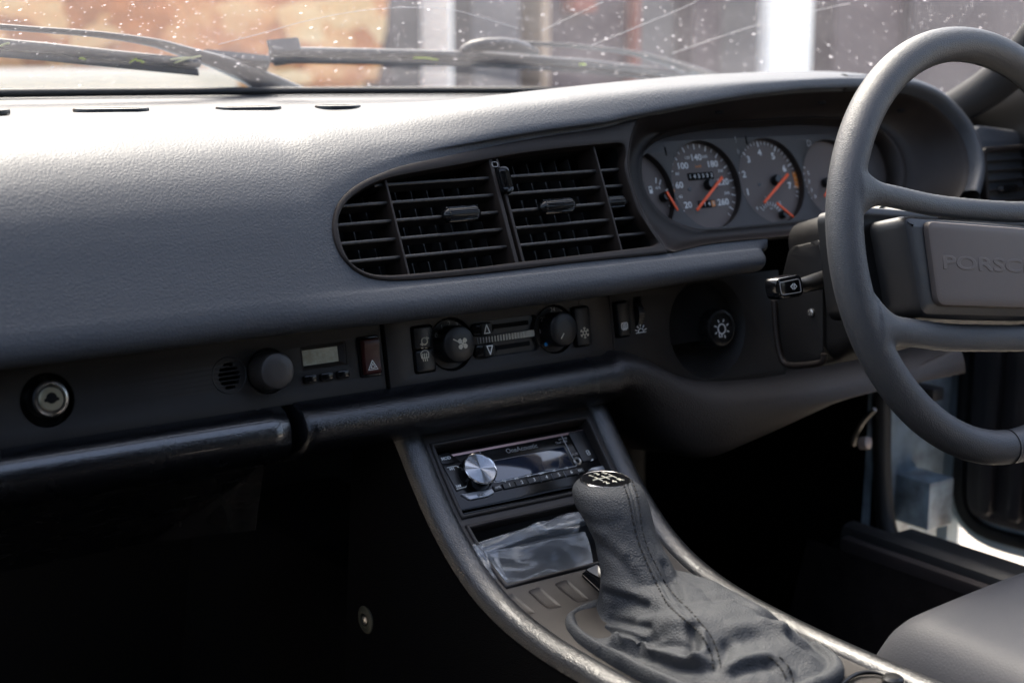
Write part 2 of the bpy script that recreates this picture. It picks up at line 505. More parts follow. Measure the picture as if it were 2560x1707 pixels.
box('door', (bx(1300), WY + .18, 0), (bx(1495), WY + .34, 2.2), M_mdoor, t_, label='mauve door')
box('door_frame', (bx(1283), WY + .12, 0), (bx(1299), WY + .34, 2.3), M_tan, t_)
box('door_frame', (bx(1497), WY + .12, 0), (bx(1507), WY + .34, 2.3), M_rust, t_)
hf = box('latch', (bx(1345), WY + .1, 1.02), (bx(1400), WY + .175, 1.1), M_rust, t_)
box('door', (bx(1655), WY + .2, 0), (bx(1722), WY + .34, 2.2), M_mdoor, t_)
box('door', (bx(1965), WY + .15, 0), (bx(2120), WY + .34, 2.3), M_mdoor, t_)
box('door', (bx(2125), WY + .1, 0), (bx(2700), WY + .34, 2.3), M_dkdoor, t_, label='very dark purple door')
p_ = box('gate_post', (bx(962), WY - .25, 0), (onY(Dp(1036, 100), WY - .25).x, WY - .02, 2.4), M_post, None, .02)
tag(p_, 'pale slim post between the stone wall and the mauve door', 'post')
p_ = box('white_post', (bx(1736), WY - .09, 0), (onY(Dp(1868, 100), WY - .09).x, WY - .02, 2.6), M_post, None, .02)
tag(p_, 'broad bright white post behind the instrument hood', 'post')

# ================================================================== CAR SHELL
car = thing('car', 'pale blue car shell with windscreen pillar, sill and bonnet around the cabin', 'car', (0, 0, 0))
# roof with headlining, thick sheet slightly domed
def roofz(x, y): return 1.225 + .05 * (1 - ((x + .14) / .76) ** 2) + .015 * math.sin(math.pi * (-.20 - y) / 1.55)
rx = [lerp(-.90, .62, k / 12) for k in range(13)]; ry = [-.20, -.30, -.42, -.57, -.72, -.86, -1.0, -1.25, -1.5, -1.75]
fs = [(i * 13 + k, i * 13 + k + 1, (i + 1) * 13 + k + 1, (i + 1) * 13 + k) for i in range(9) for k in range(12) if not (1 <= i <= 4 and 2 <= k <= 10)]
o = mesh('roof', [V((x, y, roofz(x, y))) for y in ry for x in rx], fs, M_paint, car, None, label='roof with its sunroof panel lifted out'); o.modifiers.new('th', 'SOLIDIFY').thickness = .012
o = mesh('headlining', [V((x, y, roofz(x, y) - .03)) for y in ry for x in rx], fs, M_trim, car, None); o.modifiers.new('th', 'SOLIDIFY').thickness = .01
rows = []
for i in range(6):
    k = i / 5; rows.append([V((x, -1.75 - .75 * k, 1.235 - .35 * k * k)) for x in (-.92, -.5, -.1, .3, .64)])
o = grid('tailgate', rows, M_trim, car); o.modifiers.new('th', 'SOLIDIFY').thickness = .03
box('rear_panel', (-.96, -2.55, .1), (.7, -2.5, .9), M_trim, car)
box('rear_quarter', (.60, -2.5, .2), (.66, -1.15, 1.24), M_trim, car)
box('rear_quarter', (-.97, -2.5, .2), (-.91, -1.30, 1.24), M_trim, car)
# bonnet, falling away in front of the windscreen, and cowl strip along its base
rows = []
for i in range(14):
    k = i / 13; y = .54 + 1.25 * k
    rows.append([V((x, y - wrap(x) * (1 - k), .848 - .02 * (x / .7) ** 2 - .017 * (x + .28) * (1 - k) - .055 * k - .22 * k ** 3)) for x in [j * .1 - .8 for j in range(17)]])
o = grid('bonnet', rows, M_paint, car); o.modifiers.new('th', 'SOLIDIFY').thickness = .012
rows = []
for y, dz in ((.478, .004), (.486, .0105), (.50, .0105), (.52, .004), (.53, -.02)):
    rows.append([V((x, y - wrap(x), deckz(x) + dz)) for x in [j * .05 - .75 for j in range(31)]])
o = grid('cowl', rows, M_paint, car); o.modifiers.new('th', 'SOLIDIFY').thickness = .003
# bulkhead, floor, tunnel, sides
box('bulkhead', (-.92, .47, .1), (.72, .475, .80), M_void, car)
box('floor_pan', (-.92, -1.6, .10), (.60, .46, .16), M_carpet, car)
rows = []
for y in (.46, .2, -.1, -.5, -1.2):
    rows.append([V((x, y, z)) for x, z in ((-.14, .16), (-.115, .36), (-.08, .40), (.07, .40), (.105, .36), (.13, .16))])
grid('tunnel_carpet', rows, M_carpet, car)
# windscreen pillars
for s in (1, -1):
    pth = cat([(.745 * s, .22, .775), (.715 * s, .10, .825), (.685 * s, -.02, .89), (.655 * s, -.14, 1.02), (.63 * s, -.26, 1.21)] if s > 0 else [(-.90, .22, .775), (-.90, .10, .83), (-.90, -.02, .90), (-.89, -.14, 1.03), (-.88, -.26, 1.21)], 5)
    tube('windscreen_pillar', pth, .026, M_trim if s > 0 else M_blackp, car, seg=10, flat=.8)
QF = Fr((.742, 0, .8), 0); QF.u = V((0, -1, 0)); QF.v = V((0, 0, 1)); QF.n = V((-1, 0, 0))
plate('sail_panel', QF, [(-.26, -.06), (.16, -.06), (.16, .17), (.03, .085), (-.09, .025)], M_blackp, car, -.006, .008, .002)
# driver side: footwell wall, hinge jamb, sill
rows = []
for y, x in ((.46, .56), (.25, .565), (.12, .572), (.064, .586)):
    rows.append([V((x, y, z)) for z in (.16, .3, .45, .62, .74)])
grid('footwell_side', rows, M_carpet, car)
box('front_wing', (.79, .12, .2), (.83, 1.3, .80), M_paint, car, .02)
box('wheel_arch', (.60, .14, .2), (.785, .16, .78), M_void, car)
rows = []
for i in range(12):
    k = i / 11; z = lerp(.26, .80, k)
    rows.append([V((x, y + .015 * noise.noise(V((x * 9, y * 9, z * 6))), z)) for x, y in ((.578, .082), (.585, .072), (.60, .074), (.66, .10), (.72, .105), (.75, .10), (.755, .13))])
grid('hinge_jamb', rows, M_jamb, car, label='dusty pale blue metal door jamb')
tube('door_seal', cat([(.583, .066, .80), (.583, .064, .5), (.581, .048, .36), (.570, .012, .332), (.55, -.05, .326)], 6), .011, M_rubber, car, seg=8)
for z in (.36, .62):
    box('hinge', (.655, .045, z - .03), (.70, .105, z + .03), M_jamb, car)
box('check_strap', (.62, .02, .50), (.64, .10, .515), M_rubber, car)
sl = onZ(Dp(2010, 1240), .38)
box('sill', (.50, -1.5, .16), (.60, .06, .345), M_carpet, car, .015)
box('sill_seal', (.468, -1.45, .345), (.498, .015, .383), M_rubber, car, .01)
box('sill_carpet_strip', (.452, -1.45, .345), (.467, .0, .374), mat('sill piping', (.014, .009, .0085), .8), car, .004)
box('sill_tread', (.501, -1.45, .335), (.60, .02, .352), M_rubber, car, .006)
rows = []
for y in (.05, -.1, -.4, -.9, -1.4):
    rows.append([V((x, y, z)) for x, z in ((.30, .165), (.36, .18), (.42, .25), (.452, .36))])
grid('sill_carpet', rows, mat('sill carpet', (.010, .008, .008), .95, spec=.1, bump=('noise', 700, .8, .003), var=((.018, .0145, .014), 30, .4, .7)), car)
# bonnet release lever under the dash end
lv = thing('release_lever', 'small pale release lever under the dashboard beside the driver door', 'lever', (.55, .02, .43))
pt = [onX(Dp(*q), .545) for q in ((2010, 940), (1985, 965), (1965, 1000), (1960, 1022))]
tube('stem', cat(pt, 5), .0028, M_steel, lv, seg=8)
a_ = onX(Dp(1972, 1018), .545); c_ = onX(Dp(2000, 1016), .548)
tube('grip', [a_, lerp(a_, c_, .2), lerp(a_, c_, .8), c_], [.003, .0075, .0075, .003], mat('pale grip', (.45, .38, .36), .5), lv, seg=12)

# driver door, opened outwards
dr = thing('driver_door', 'driver door ajar with dark card, pocket and pale blue edge', 'door', (.775, .1, .3))
DF = Fr((.775, .105, .572), 0, 0, 0)
# local frame of the door: u runs rearwards along the door, v up, n inwards
ang = R(8)
DF.u = V((math.sin(ang), -math.cos(ang), 0)); DF.v = V((0, 0, 1)); DF.n = V((-math.cos(ang), -math.sin(ang), 0))
prof_d = rbox([(-.02, -.30), (1.05, -.30), (1.10, .24), (-.02, .20)], .09, 8)
plate('door_skin', DF, prof_d, M_paint, dr, -.06, .05, .012, label='pale blue painted door shell')
plate('door_seal', DF, [offset(prof_d, .018), offset(prof_d, .034)], M_rubber, dr, -.01, .012, .004)
plate('door_card', DF, offset(prof_d, .045), M_door, dr, -.01, .03, .012)
pocket = rbox([(.16, -.20), (.80, -.20), (.80, -.06), (.22, -.06)], .05, 6)
plate('pocket', DF, pocket, M_door, dr, .018, .06, .02)
plate('pocket_rim', DF, [pocket, offset(pocket, .012)], M_hub, dr, .078, .008, .003)
plate('armrest', DF, rbox([(.18, .0), (.85, .0), (.85, .08), (.24, .06)], .03, 6), M_door, dr, .018, .07, .022)
for k in range(3):
    plate('rib', DF, rbox([(.05 + k * .04, -.24), (.07 + k * .04, -.24), (.075 + k * .04, .15), (.055 + k * .04, .15)], .008, 3), M_door, dr, .018, .014, .005)

# unseen passenger door, shut and set wide to block light from the left
PF = Fr((-.93, .12, .2), 0); PF.u = V((0, -1, 0)); PF.v = V((0, 0, 1)); PF.n = V((1, 0, 0))
plate('passenger_door', PF, rbox([(0, 0), (1.45, 0), (1.45, .69), (0, .62)], .08, 6), M_paint, car, -.08, .05, .012)
plate('passenger_door_card', PF, rbox([(.02, .02), (1.42, .02), (1.42, .67), (.02, .60)], .07, 6), M_door, car, -.03, .03, .01)
# ================================================================== DASHBOARD
dash = thing('dashboard', 'black leather dashboard with hooded instrument binnacle and padded lower roll', 'dashboard', (0, .1, .6))

# outline of the bezel opening (vents and binnacle together) on the vent plane
O_top = [Dp(*q) for q in ((1384, 294), (1433, 281), (1500, 267), (1590, 249), (1707, 229), (1824, 216), (1937, 211), (2050, 213), (2110, 226), (2155, 252), (2205, 310), (2225, 380), (2213, 440))]
O_left = [Z3(*q) for q in ((1700, 30), (1500, 60), (1200, 115), (900, 180), (600, 245), (450, 297), (330, 350), (240, 410), (180, 475), (145, 550), (130, 640), (140, 730), (175, 820), (230, 892), (300, 950), (400, 988), (550, 1000), (800, 985), (1200, 945), (1700, 885), (2100, 845), (2320, 822))]
O_bot = [Dp(*q) for q in ((1620, 563), (1750, 549), (1880, 537), (2050, 515), (2160, 490))]
O_uv = VENT.uvs(O_top[::-1]) + VENT.uvs(O_left) + VENT.uvs(O_bot)
O_uv = [tuple(p) for p in cat(O_uv, 5, True)]
c25 = math.cos(R(25))
def uv2xz(p): return (p[0], .72 + p[1] * c25)
O_xz = [uv2xz(p) for p in O_uv]
top_lip = sorted([uv2xz(p) for p in VENT.uvs(O_top[:8] + O_left[:9])])

CREST = [(-.8, .8545), (-.3, .8545), (-.15, .855), (-.05, .857), (0, .8595), (.1, .866), (.2, .8725), (.32, .8785), (.45, .8805), (.52, .8785), (.56, .873)]
def profile(x):
    zc = table(CREST, x) * .5 + .25 * (table(CREST, x - .03) + table(CREST, x + .03))
    lz = table(top_lip, max(x, -.163)); lz = lerp(lz, .772, sstep(-.163, -.20, x))
    ly = ventY(lz)
    dz = deckz(x)
    k = sstep(-.02, .25, x)
    cy = ventY(zc)
    def bez(t_): return ((1 - t_) ** 2 * ly + 2 * t_ * (1 - t_) * cy + t_ * t_ * .165, (1 - t_) ** 2 * lz + 2 * t_ * (1 - t_) * zc + t_ * t_ * zc)
    rear = [(.476, dz + .004), (.40, dz), (.30, dz), (.25, lerp(dz, zc, .3)), (.20, lerp(dz, zc, .8))]
    tail = [(ly, lz), (lerp(ly, -.03, .5), lerp(lz, .72, .5)), (-.030, .7205)]
    Lp = rear + [(.150, zc), bez(.78), bez(.5), bez(.3), bez(.13)] + tail
    Hp = [(.476, dz + .004), (.40, dz), (.30, dz), (.22, lerp(dz, zc - .012, .6)), (.15, zc - .005), (.095, zc), (lerp(.066, .058, k), zc - .001), (lerp(.037, .029, k), zc - lerp(.0060, .0045, k)), (lerp(ly + .0005, ly - .012, k), lz + lerp(.0170, .0120, k)), (lerp(ly - .0055, ly - .0125, k), lz + lerp(.0070, .0045, k))] + tail
    ww = sstep(-.13, .03, x)
    P = [(lerp(a[0], b_[0], ww), lerp(a[1], b_[1], ww)) for a, b_ in zip(Lp, Hp)]
    e = math.sqrt(max(0, 1 - max(0, (x - .270) / .022) ** 2)) if x > .270 else 1
    bul = .0 + 1.0 * e
    lf = sstep(-.27, -.12, x); up_ = .010 * sstep(.05, .29, x)
    lo = [(lerp(a_[0], b_[0], lf), lerp(a_[1], b_[1], lf) + up_ * j_ / 6) for j_, (a_, b_) in enumerate(zip([(-.0345, .711), (-.0370, .702), (-.0362, .694), (-.0305, .6875), (-.019, .6843), (.0, .683), (.014, .684)], [(-.036, .7135), (-.0425, .703), (-.0425, .694), (-.036, .6865), (-.022, .6835), (.0, .683), (.014, .684)]))]
    lo = [(lerp(-.018, q[0], bul), lerp(.705, q[1], bul)) for q in lo]
    return P + lo
XS = [-.78 + .0036 * i for i in range(366)]
def wrapped(x):
    # squeeze the deck so that its rear edge follows the glass
    wv = wrap(x)
    return [V((p[0] - wv * sstep(.10, .476, p[0]), p[1])) for p in profile(x)]
cols = [cat(wrapped(x), 5) for x in XS]
m_ = len(cols[0]); KC = 5 * 6
vs_ = [[x, p.x, p.y] for x, c in zip(XS, cols) for p in c]
ins = []
for i, v in enumerate(vs_):
    k = i % m_
    ins.append(k > KC and abs(v[1] - ventY(v[2])) < .02 and inside((v[0], v[2]), O_xz))
fs = []
for i in range(len(XS) - 1):
    for k in range(m_ - 1):
        f = (i * m_ + k, i * m_ + k + 1, (i + 1) * m_ + k + 1, (i + 1) * m_ + k)
        if all(ins[j] for j in f): continue
        if XS[i] > .530 and k < 64: continue
        if XS[i] > .290 and k >= 58: continue
        fs.append(f)
used = set(j for f in fs for j in f)
for j in used:
    if ins[j]:
        q = nearest((vs_[j][0], vs_[j][2]), O_xz); vs_[j] = [q.x, ventY(q.y), q.y]
re = {j: n for n, j in enumerate(sorted(used))}
mesh('pad', [vs_[j] for j in sorted(used)], [tuple(re[j] for j in f) for f in fs], M_pad, dash, None, label='grained leather dash pad, bright along its top')

# right arch of the hood
arch = [V(p) for p in cat([V(q) for q in VENT.uvs(O_top[6:])], 8)]
rows = []
sec = [(0, 0), (.0045, .0125), (.0120, .0125), (.0175, .006), (.0220, -.012), (.023, -.04), (.020, -.075), (.010, -.13), (.0, -.22), (-.01, -.35)]
for i, p in enumerate(arch):
    a_ = arch[max(i - 1, 0)]; b_ = arch[min(i + 1, len(arch) - 1)]; tg = (b_ - a_).normalized(); o_ = V((-tg.y, tg.x))
    rows.append([VENT.P(p.x + o_.x * a, p.y + o_.y * a, n) for a, n in [tuple(q) for q in cat([V(s) for s in sec], 4)]])
grid('hood_arch', rows, M_pad, dash)
# deck under the right of the windscreen and the dash end with the side vent
rows = []
for y, z in ((.40, .842), (.3, .838), (.22, .834), (.16, .830), (.145, .826), (.14, .80)):
    rows.append([V((x, y, z - (.02 * ((x - .6) / .2) ** 2 if x > .6 else 0))) for x in [.46 + .04 * i for i in range(8)]])
grid('deck', rows, M_pad, dash)
END = Fr((.70, .004, .765), 10)
plate('dash_end', END, rbox([(-.064, -.10), (.060, -.11), (.060, .045), (-.03, .056), (-.062, .036)], .012, 5), M_pad, dash, -.14, .138, .010)

# demister slots on top of the deck
for x0_, x1_, yy in ((-40, 34, 267), (180, 355, 258), (508, 662, 252), (737, 845, 249), (950, 1040, 244.5)):
    pa, pb = onZ(Dp(x0_, yy), .8545), onZ(Dp(x1_, yy), .8545)
    cx = (pa.x + pb.x) / 2; cy = (pa.y + pb.y) / 2 + .012; wd = (pb - pa).length * .98
    F2 = Fr((cx, cy, max(deckz(cx), .8530) + .0002), 90, 0, math.degrees(math.atan2(pb.y - pa.y, pb.x - pa.x)) * .55)
    s_ = plate('demister_slot', F2, [rrect(0, 0, wd, .030, .0145, k=7), rrect(0, 0, wd - .010, .020, .0095, k=7)], M_blackp, dash, 0, .0040, .0014)
    plate('slot_duct', F2, rrect(0, 0, wd - .009, .021, .0095), M_pad, s_, 0, .0024, 0)

# ---------------- bezel: vent frame
shared = [Z3(*q) for q in ((2120, -57), (2078, 60), (2062, 170), (2060, 280), (2095, 410), (2150, 560), (2220, 680), (2285, 770), (2320, 822))]
sh_uv = VENT.uvs(shared)
fo = VENT.uvs([Dp(1433, 281), Dp(1384, 294)]) + VENT.uvs(O_left[:-1])
fo = [tuple(p) for p in cat([sh_uv[0]] + fo + [sh_uv[-1]], 5)]
sh_f = [tuple(p) for p in cat(sh_uv, 5)]
frame_outer = fo + sh_f[::-1][1:-1]
V_px = [Z3(*q) for q in ((168, 640), (180, 560), (235, 475), (340, 398), (480, 338), (700, 292), (1000, 238), (1300, 182), (1600, 142), (1900, 112), (2015, 108), (2040, 160), (2032, 260), (2070, 400), (2122, 550), (2190, 650), (2250, 735), (2225, 770), (2150, 782), (1800, 824), (1330, 880), (1000, 920), (620, 956), (450, 962), (340, 940), (250, 880), (195, 780))]
V_uv = [tuple(p) for p in cat(VENT.uvs(V_px), 4, True)]
cv = thing('center_air_vent', 'wide central air vent with thin slats left of the instruments', 'air vent', VENT.P(0, .03, -.02))
plate('frame', VENT, [frame_outer, V_uv], M_bezel, cv, -.010, .0125, .0022)
# duct walls behind the opening
rows = [[VENT.P(x, y, n) for x, y in V_uv] for n in (-.0098, -.03, -.06)]
grid('duct', rows, M_void, cv, close_u=True)
plate('duct_back', VENT, offset(V_uv if area2(V_uv) > 0 else V_uv[::-1], -.002), M_void, cv, -.061, .001, 0)

def span(poly, v):
    xs = []
    n = len(poly)
    for i in range(n):
        (x0, y0), (x1, y1) = poly[i], poly[(i + 1) % n]
        if (y0 > v) != (y1 > v): xs.append(x0 + (x1 - x0) * (v - y0) / (y1 - y0))
    return min(xs), max(xs)
def vspan(poly, u):
    s = span([(y, x) for x, y in poly], u); return s
div_u = [VENT.uv(Z3(545, 640), -.004)[0], VENT.uv(Z3(1262, 540), -.004)[0], VENT.uv(Z3(1922, 460), -.004)[0]]
row_v = [VENT.uv(Z3(*q), -.006)[1] for q in ((1245, 318), (1262, 430), (1285, 545), (1300, 655), (1320, 768))]
dv = (row_v[0] - row_v[-1]) / 4
rows_v = [row_v[0] - dv * i for i in range(5)]
def slat(name, u0, u1, v, parent, fr=VENT, n=-.006, hgt=.0031, dep=.016):
    sec = [(-dep, .0006), (-.002, hgt / 2), (-.0006, hgt * .42), (0, hgt * .15), (0, -hgt * .15), (-.0006, -hgt * .42), (-.002, -hgt / 2), (-dep, -.0006)]
    rows = [[fr.P(u, v + b_ - (a_ * -.12), n + a_) for a_, b_ in sec] for u in (u0, u1)]
    return grid(name, rows, M_slat, parent, close_u=True, sharp=40, caps=True)
for v in rows_v:
    a_, b_ = span(V_uv, v)
    edges = [a_] + [d for d in div_u if a_ < d < b_] + [b_]
    for e0, e1 in zip(edges, edges[1:]):
        slat('slat', e0 + .0002, e1 - .0002, v, cv)
for i, u in enumerate(div_u):
    a_, b_ = vspan(V_uv, u)
    wd = .0022 if i != 1 else .0028
    if i == 1:
        for du, ww in ((-.0042, .0042), (.0030, .0030)):
            plate('divider', VENT, rbox([(u + du - ww / 2, a_ - .001), (u + du + ww / 2, a_ - .001), (u + du + ww / 2, b_ + .001), (u + du - ww / 2, b_ + .001)], .0003, 2), M_bezel, cv, -.04, .0395, .0006)
    else:
        plate('divider', VENT, rbox([(u - wd / 2, a_ - .001), (u + wd / 2, a_ - .001), (u + wd / 2, b_ + .001), (u - wd / 2, b_ + .001)], .0003, 2), M_bezel, cv, -.03, .0285, .0006)
# rear vertical vanes
for i in range(18):
    u = lerp(V_uv[0][0] + .03, div_u[2] + .02, i / 17)
    if min(abs(u - d) for d in div_u) < .006: continue
    a_, b_ = vspan(V_uv, u)
    plate('vane', VENT, rbox([(u - .0006, a_ + .001), (u + .0006, a_ + .001), (u + .0006, b_ - .001), (u - .0006, b_ - .001)], .0002, 1), M_slat, cv, -.046, .018, .0003)
def capsule(name, fr, a_, b_, r, parent, n, teeth=22, tip=.25):
    """knurled thumb grip lying on the frame from a to b"""
    A, B = fr.P(a_[0], a_[1], n), fr.P(b_[0], b_[1], n); ax = (B - A); L = ax.length; ax.normalize()
    x = fr.n - ax * fr.n.dot(ax); x.normalize(); y = ax.cross(x)
    vs_, fs = [], []; seg = teeth * 4
    st = [(0, .35), (.03, .62), (.07, .80), (.12, .98), (.13, 1.0), (.5, 1.0), (.88, 1.0), (.90, .96), (.95, .85), (1, .5)]
    for s_, q in st:
        for k in range(seg):
            th = 2 * math.pi * k / seg
            rr = r * q * ((.90 if (k // 2) % 2 else 1) if .125 < s_ < .885 else .93)
            vs_.append(A + ax * (L * s_) + x * (rr * math.cos(th)) + y * (rr * math.sin(th)))
    for i in range(len(st) - 1):
        for k in range(seg): fs.append((i * seg + k, i * seg + (k + 1) % seg, (i + 1) * seg + (k + 1) % seg, (i + 1) * seg + k))
    fs += [tuple(range(seg)), tuple((len(st) - 1) * seg + k for k in range(seg))]
    return mesh(name, vs_, fs, M_gloss, parent, 30)
vm = rows_v[2]
capsule('adjuster', VENT, (VENT.uv(Z3(872, 575))[0], vm), (VENT.uv(Z3(1110, 560))[0], vm), .0068, cv, -.004)
capsule('adjuster', VENT, (VENT.uv(Z3(1500, 505))[0], vm), (VENT.uv(Z3(1728, 490))[0], vm), .0066, cv, -.004)
capsule('adjuster', VENT, (VENT.uv(Z3(1940, 478))[0], vm), (VENT.uv(Z3(2066, 470))[0], vm), .0058, cv, -.006)
ua = VENT.uv(Z3(1232, 258)); ub = VENT.uv(Z3(1275, 432))
# ribbed shut-off wheel on the divider
tw = plate('thumbwheel', VENT, rbox([(ua[0] - .006, ub[1]), (ua[0] + .006, ub[1]), (ua[0] + .006, ua[1]), (ua[0] - .006, ua[1])], .0055, 5), M_gloss, cv, -.004, .0085, .002)
for i in range(15):
    v = lerp(ub[1] + .0055, ua[1] - .0055, i / 14)
    tube('rib', [VENT.P(ua[0] - .0052, v, .0040), VENT.P(ua[0] - .003, v, .0054), VENT.P(ua[0] + .003, v, .0054), VENT.P(ua[0] + .0052, v, .0040)], .0005, M_gloss, tw, seg=6)
dm = VENT.uv(Z3(1195, 238))
plates('demist_symbol', VENT, stroke(rrect(dm[0], dm[1], .006, .0045, .0015, k=2), .0005, True), M_grey, cv, -.0003)

# ---------------- instrument binnacle shell
bin_ = thing('instrument_cluster', 'instrument cluster with grey dials and orange needles under the leather hood', 'instrument cluster', INS.P(.38, 0, 0))
B_uv = [tuple(p) for p in cat(VENT.uvs([Dp(1500, 267), Dp(1590, 249), Dp(1707, 229), Dp(1824, 216), Dp(1937, 211), Dp(2050, 213), Dp(2110, 226), Dp(2155, 252), Dp(2205, 310), Dp(2225, 380), Dp(2213, 440)] + [Dp(2160, 490), Dp(2050, 515), Dp(1880, 537), Dp(1750, 549), Dp(1620, 563)]) + sh_uv[::-1], 5, True)]
I_l = INS.uvs([W7(*q) for q in ((1300, 92), (1000, 102), (700, 138), (420, 200), (270, 285), (185, 380), (160, 500), (170, 640), (205, 760), (300, 900), (420, 1000), (560, 1065), (720, 1104), (900, 1113), (1200, 1090))])
IC = .381
I_uv = [p for p in I_l] + [(2 * IC - p[0], p[1]) for p in I_l[::-1]]
I_uv = [tuple(p) for p in cat(I_uv, 5, True)]
def cast(poly, c, a):
    d = V((math.cos(a), math.sin(a))); best = 0
    n = len(poly)
    for i in range(n):
        p, q = V(poly[i]) - V(c), V(poly[(i + 1) % n]) - V(c); e = q - p
        den = d.x * e.y - d.y * e.x
        if abs(den) < 1e-12: continue
        t_ = (p.x * e.y - p.y * e.x) / den; s_ = (p.x * d.y - p.y * d.x) / den
        if -1e-9 <= s_ <= 1 + 1e-9 and t_ > best: best = t_
    return V(c) + d * best
bc = (sum(p[0] for p in B_uv) / len(B_uv), sum(p[1] for p in B_uv) / len(B_uv))
ic = (IC, sum(p[1] for p in I_uv) / len(I_uv))
N_ = 160
Bp, Ip = [], []
for k in range(N_):
    a = 2 * math.pi * k / N_
    q = cast(B_uv, bc, a); Bp.append(VENT.P(q.x, q.y, .0))
    q = cast(I_uv, ic, a); Ip.append(INS.P(q.x, q.y, 0))
rows = []
for f, nn in ((0, -.008), (0, .0008), (.02, .0025), (.06, .0025), (.10, .0005), (.18, -.004), (.35, -.010), (.55, -.011), (.72, -.006), (.82, .0), (.87, .0035), (.92, .004), (.96, .002), (1.0, -.001), (1.0, -.012)):
    rows.append([lerp(Bp[k], Ip[k], f) + VENT.n * nn for k in range(N_)])
grid('binnacle_shell', rows, M_bezel, bin_, close_u=True, sharp=60)
for q in (Dp(1645, 262), Dp(1880, 240), Dp(2062, 258)):
    p = onY(q, .045)
    plate('light_slot', Fr(p + V((0, -.004, .001)), 50), rrect(0, 0, .010, .003, .001), M_void, bin_, 0, .002, .0004)

SPD = INS.uv(W7(852, 655)); TAC = INS.uv(W7(1492, 615)); GR = .0462
SP = TAC[0] - SPD[0]
FUE = (SPD[0] - SP * 1.0, SPD[1] - .004); OIL = (TAC[0] + SP, TAC[1] - .004); VOL = (TAC[0] + 2 * SP, TAC[1] - .004)
def clipc(c, r):
    out = []
    for x, y in circle(c[0], c[1], r, 64):
        out.append((x, y))
    return out
def half(c, r):
    a = [p for p in circle(c[0], c[1], r, 72)]
    I2 = offset(I_uv if area2(I_uv) > 0 else I_uv[::-1], .004)
    return [p if inside(p, I2) else tuple(nearest(p, I2)) for p in a]
def ded(l):
    out = []
    for p in l:
        if not out or (V(p) - V(out[-1])).length > 4e-4: out.append(p)
    while (V(out[0]) - V(out[-1])).length < 4e-4: out.pop()
    return out
I_big = offset(I_uv if area2(I_uv) > 0 else I_uv[::-1], -.006)
holes = [ded(half(c, r)) for c, r in ((FUE, GR), (SPD, GR), (TAC, GR), (OIL, GR * .97))]
plate('cluster_plate', INS, [I_big] + holes, M_dialp, bin_, -.016, .010, .0006)
NF = .0002
def dialdisc(c, lab):
    return plate('dial', INS, circle(c[0], c[1], GR + .004, 64), M_dial, bin_, -.016, .002, 0, label=lab)
d_f = dialdisc(FUE, 'fuel and temperature dial'); d_s = dialdisc(SPD, 'speedometer dial'); d_t = dialdisc(TAC, 'rev counter dial'); d_o = dialdisc(OIL, 'oil pressure dial')
DN = -.0139
def pol(c, r, deg): return (c[0] + r * math.sin(R(deg)), c[1] + r * math.cos(R(deg)))
def ticks(c, lst, w_):
    out = []
    for deg, r0, r1, ww in lst: out += stroke([pol(c, r0, deg), pol(c, r1, deg)], ww)
    return out
sa = lambda s: (s - 140) * 1.06
tk = []
for s in range(10, 271, 10):
    big = s % 20 == 0
    tk.append((sa(s), GR * (.86 if big else .90), GR * .965, .0012 if big else .0008))
plates('tick_marks', INS, ticks(SPD, tk, 1), M_mark, d_s, DN)
for s in (20, 60, 100, 140, 180, 220, 260):
    p = pol(SPD, GR * .66, sa(s)); text('numeral', str(s), INS, p[0], p[1], .0092, M_mark, d_s, DN, sx=1.15, bold=.00015)
for s in (40, 80, 120, 160, 200, 240):
    p = pol(SPD, GR * .72, sa(s)); text('numeral', str(s), INS, p[0], p[1], .0042, M_mark, d_s, DN, sx=1.2)
p = INS.uv(W7(815, 458)); text('unit', 'km/h', INS, p[0], p[1], .0042, M_amber, d_s, DN)
plates('speed_mark', INS, ticks(SPD, [(sa(52), GR * .86, GR * .97, .003)], 1), M_amber, d_s, DN)
ta = lambda s: (s - 4) * 34.5 - 3
tk = []
for i in range(0, 38):
    s = .4 + i * .2
    if s > 7.6: break
    big = abs(s - round(s)) < .01
    tk.append((ta(s), GR * (.85 if big else .90), GR * .965, .0013 if big else .0007))
plates('tick_marks', INS, ticks(TAC, tk, 1), M_mark, d_t, DN)
for s in range(1, 8):
    p = pol(TAC, GR * .70, ta(s)); text('numeral', str(s), INS, p[0], p[1], .0098, M_mark, d_t, DN, sx=1.1, bold=.0002)
zone = [pol(TAC, GR * .98, ta(6.35) + i * 2.4) for i in range(11)] + [pol(TAC, GR * .87, ta(6.35) + (10 - i) * 2.4) for i in range(11)]
plates('red_zone', INS, [zone], M_amber, d_t, DN)
ec = INS.uv(W7(1540, 960))
plates('economy_scale', INS, ticks(ec, [(-50 + i * 14, .0125, .0165 + (.002 if i in (0, 3, 7) else 0), .0007) for i in range(9)], 1), M_mark, d_t, DN)
for s_, dg in (('0', -60), ('1', -8), ('2', 48)):
    p = pol(ec, .0215, dg); text('numeral', s_, INS, p[0], p[1], .005, M_mark, d_t, DN)
text('unit', 'bar', INS, ec[0] + .002, ec[1] + .0095, .0032, M_mark, d_t, DN)
fc = INS.uv(W7(400, 780))
plates('tick_marks', INS, ticks(fc, [(a_, .017, .022, .0012) for a_ in (14, 30, 62, 92, 118)], 1), M_mark, d_f, DN)
fp = INS.uv(W7(345, 690))
plates('pump_symbol', INS, [[rrect(fp[0], fp[1], .0042, .0075, .0008), rrect(fp[0], fp[1] + .0014, .0026, .0026, .0003)]], M_mark, d_f, DN)
p = INS.uv(W7(418, 670)); text('numeral', '4/4', INS, p[0], p[1], .005, M_mark, d_f, DN)
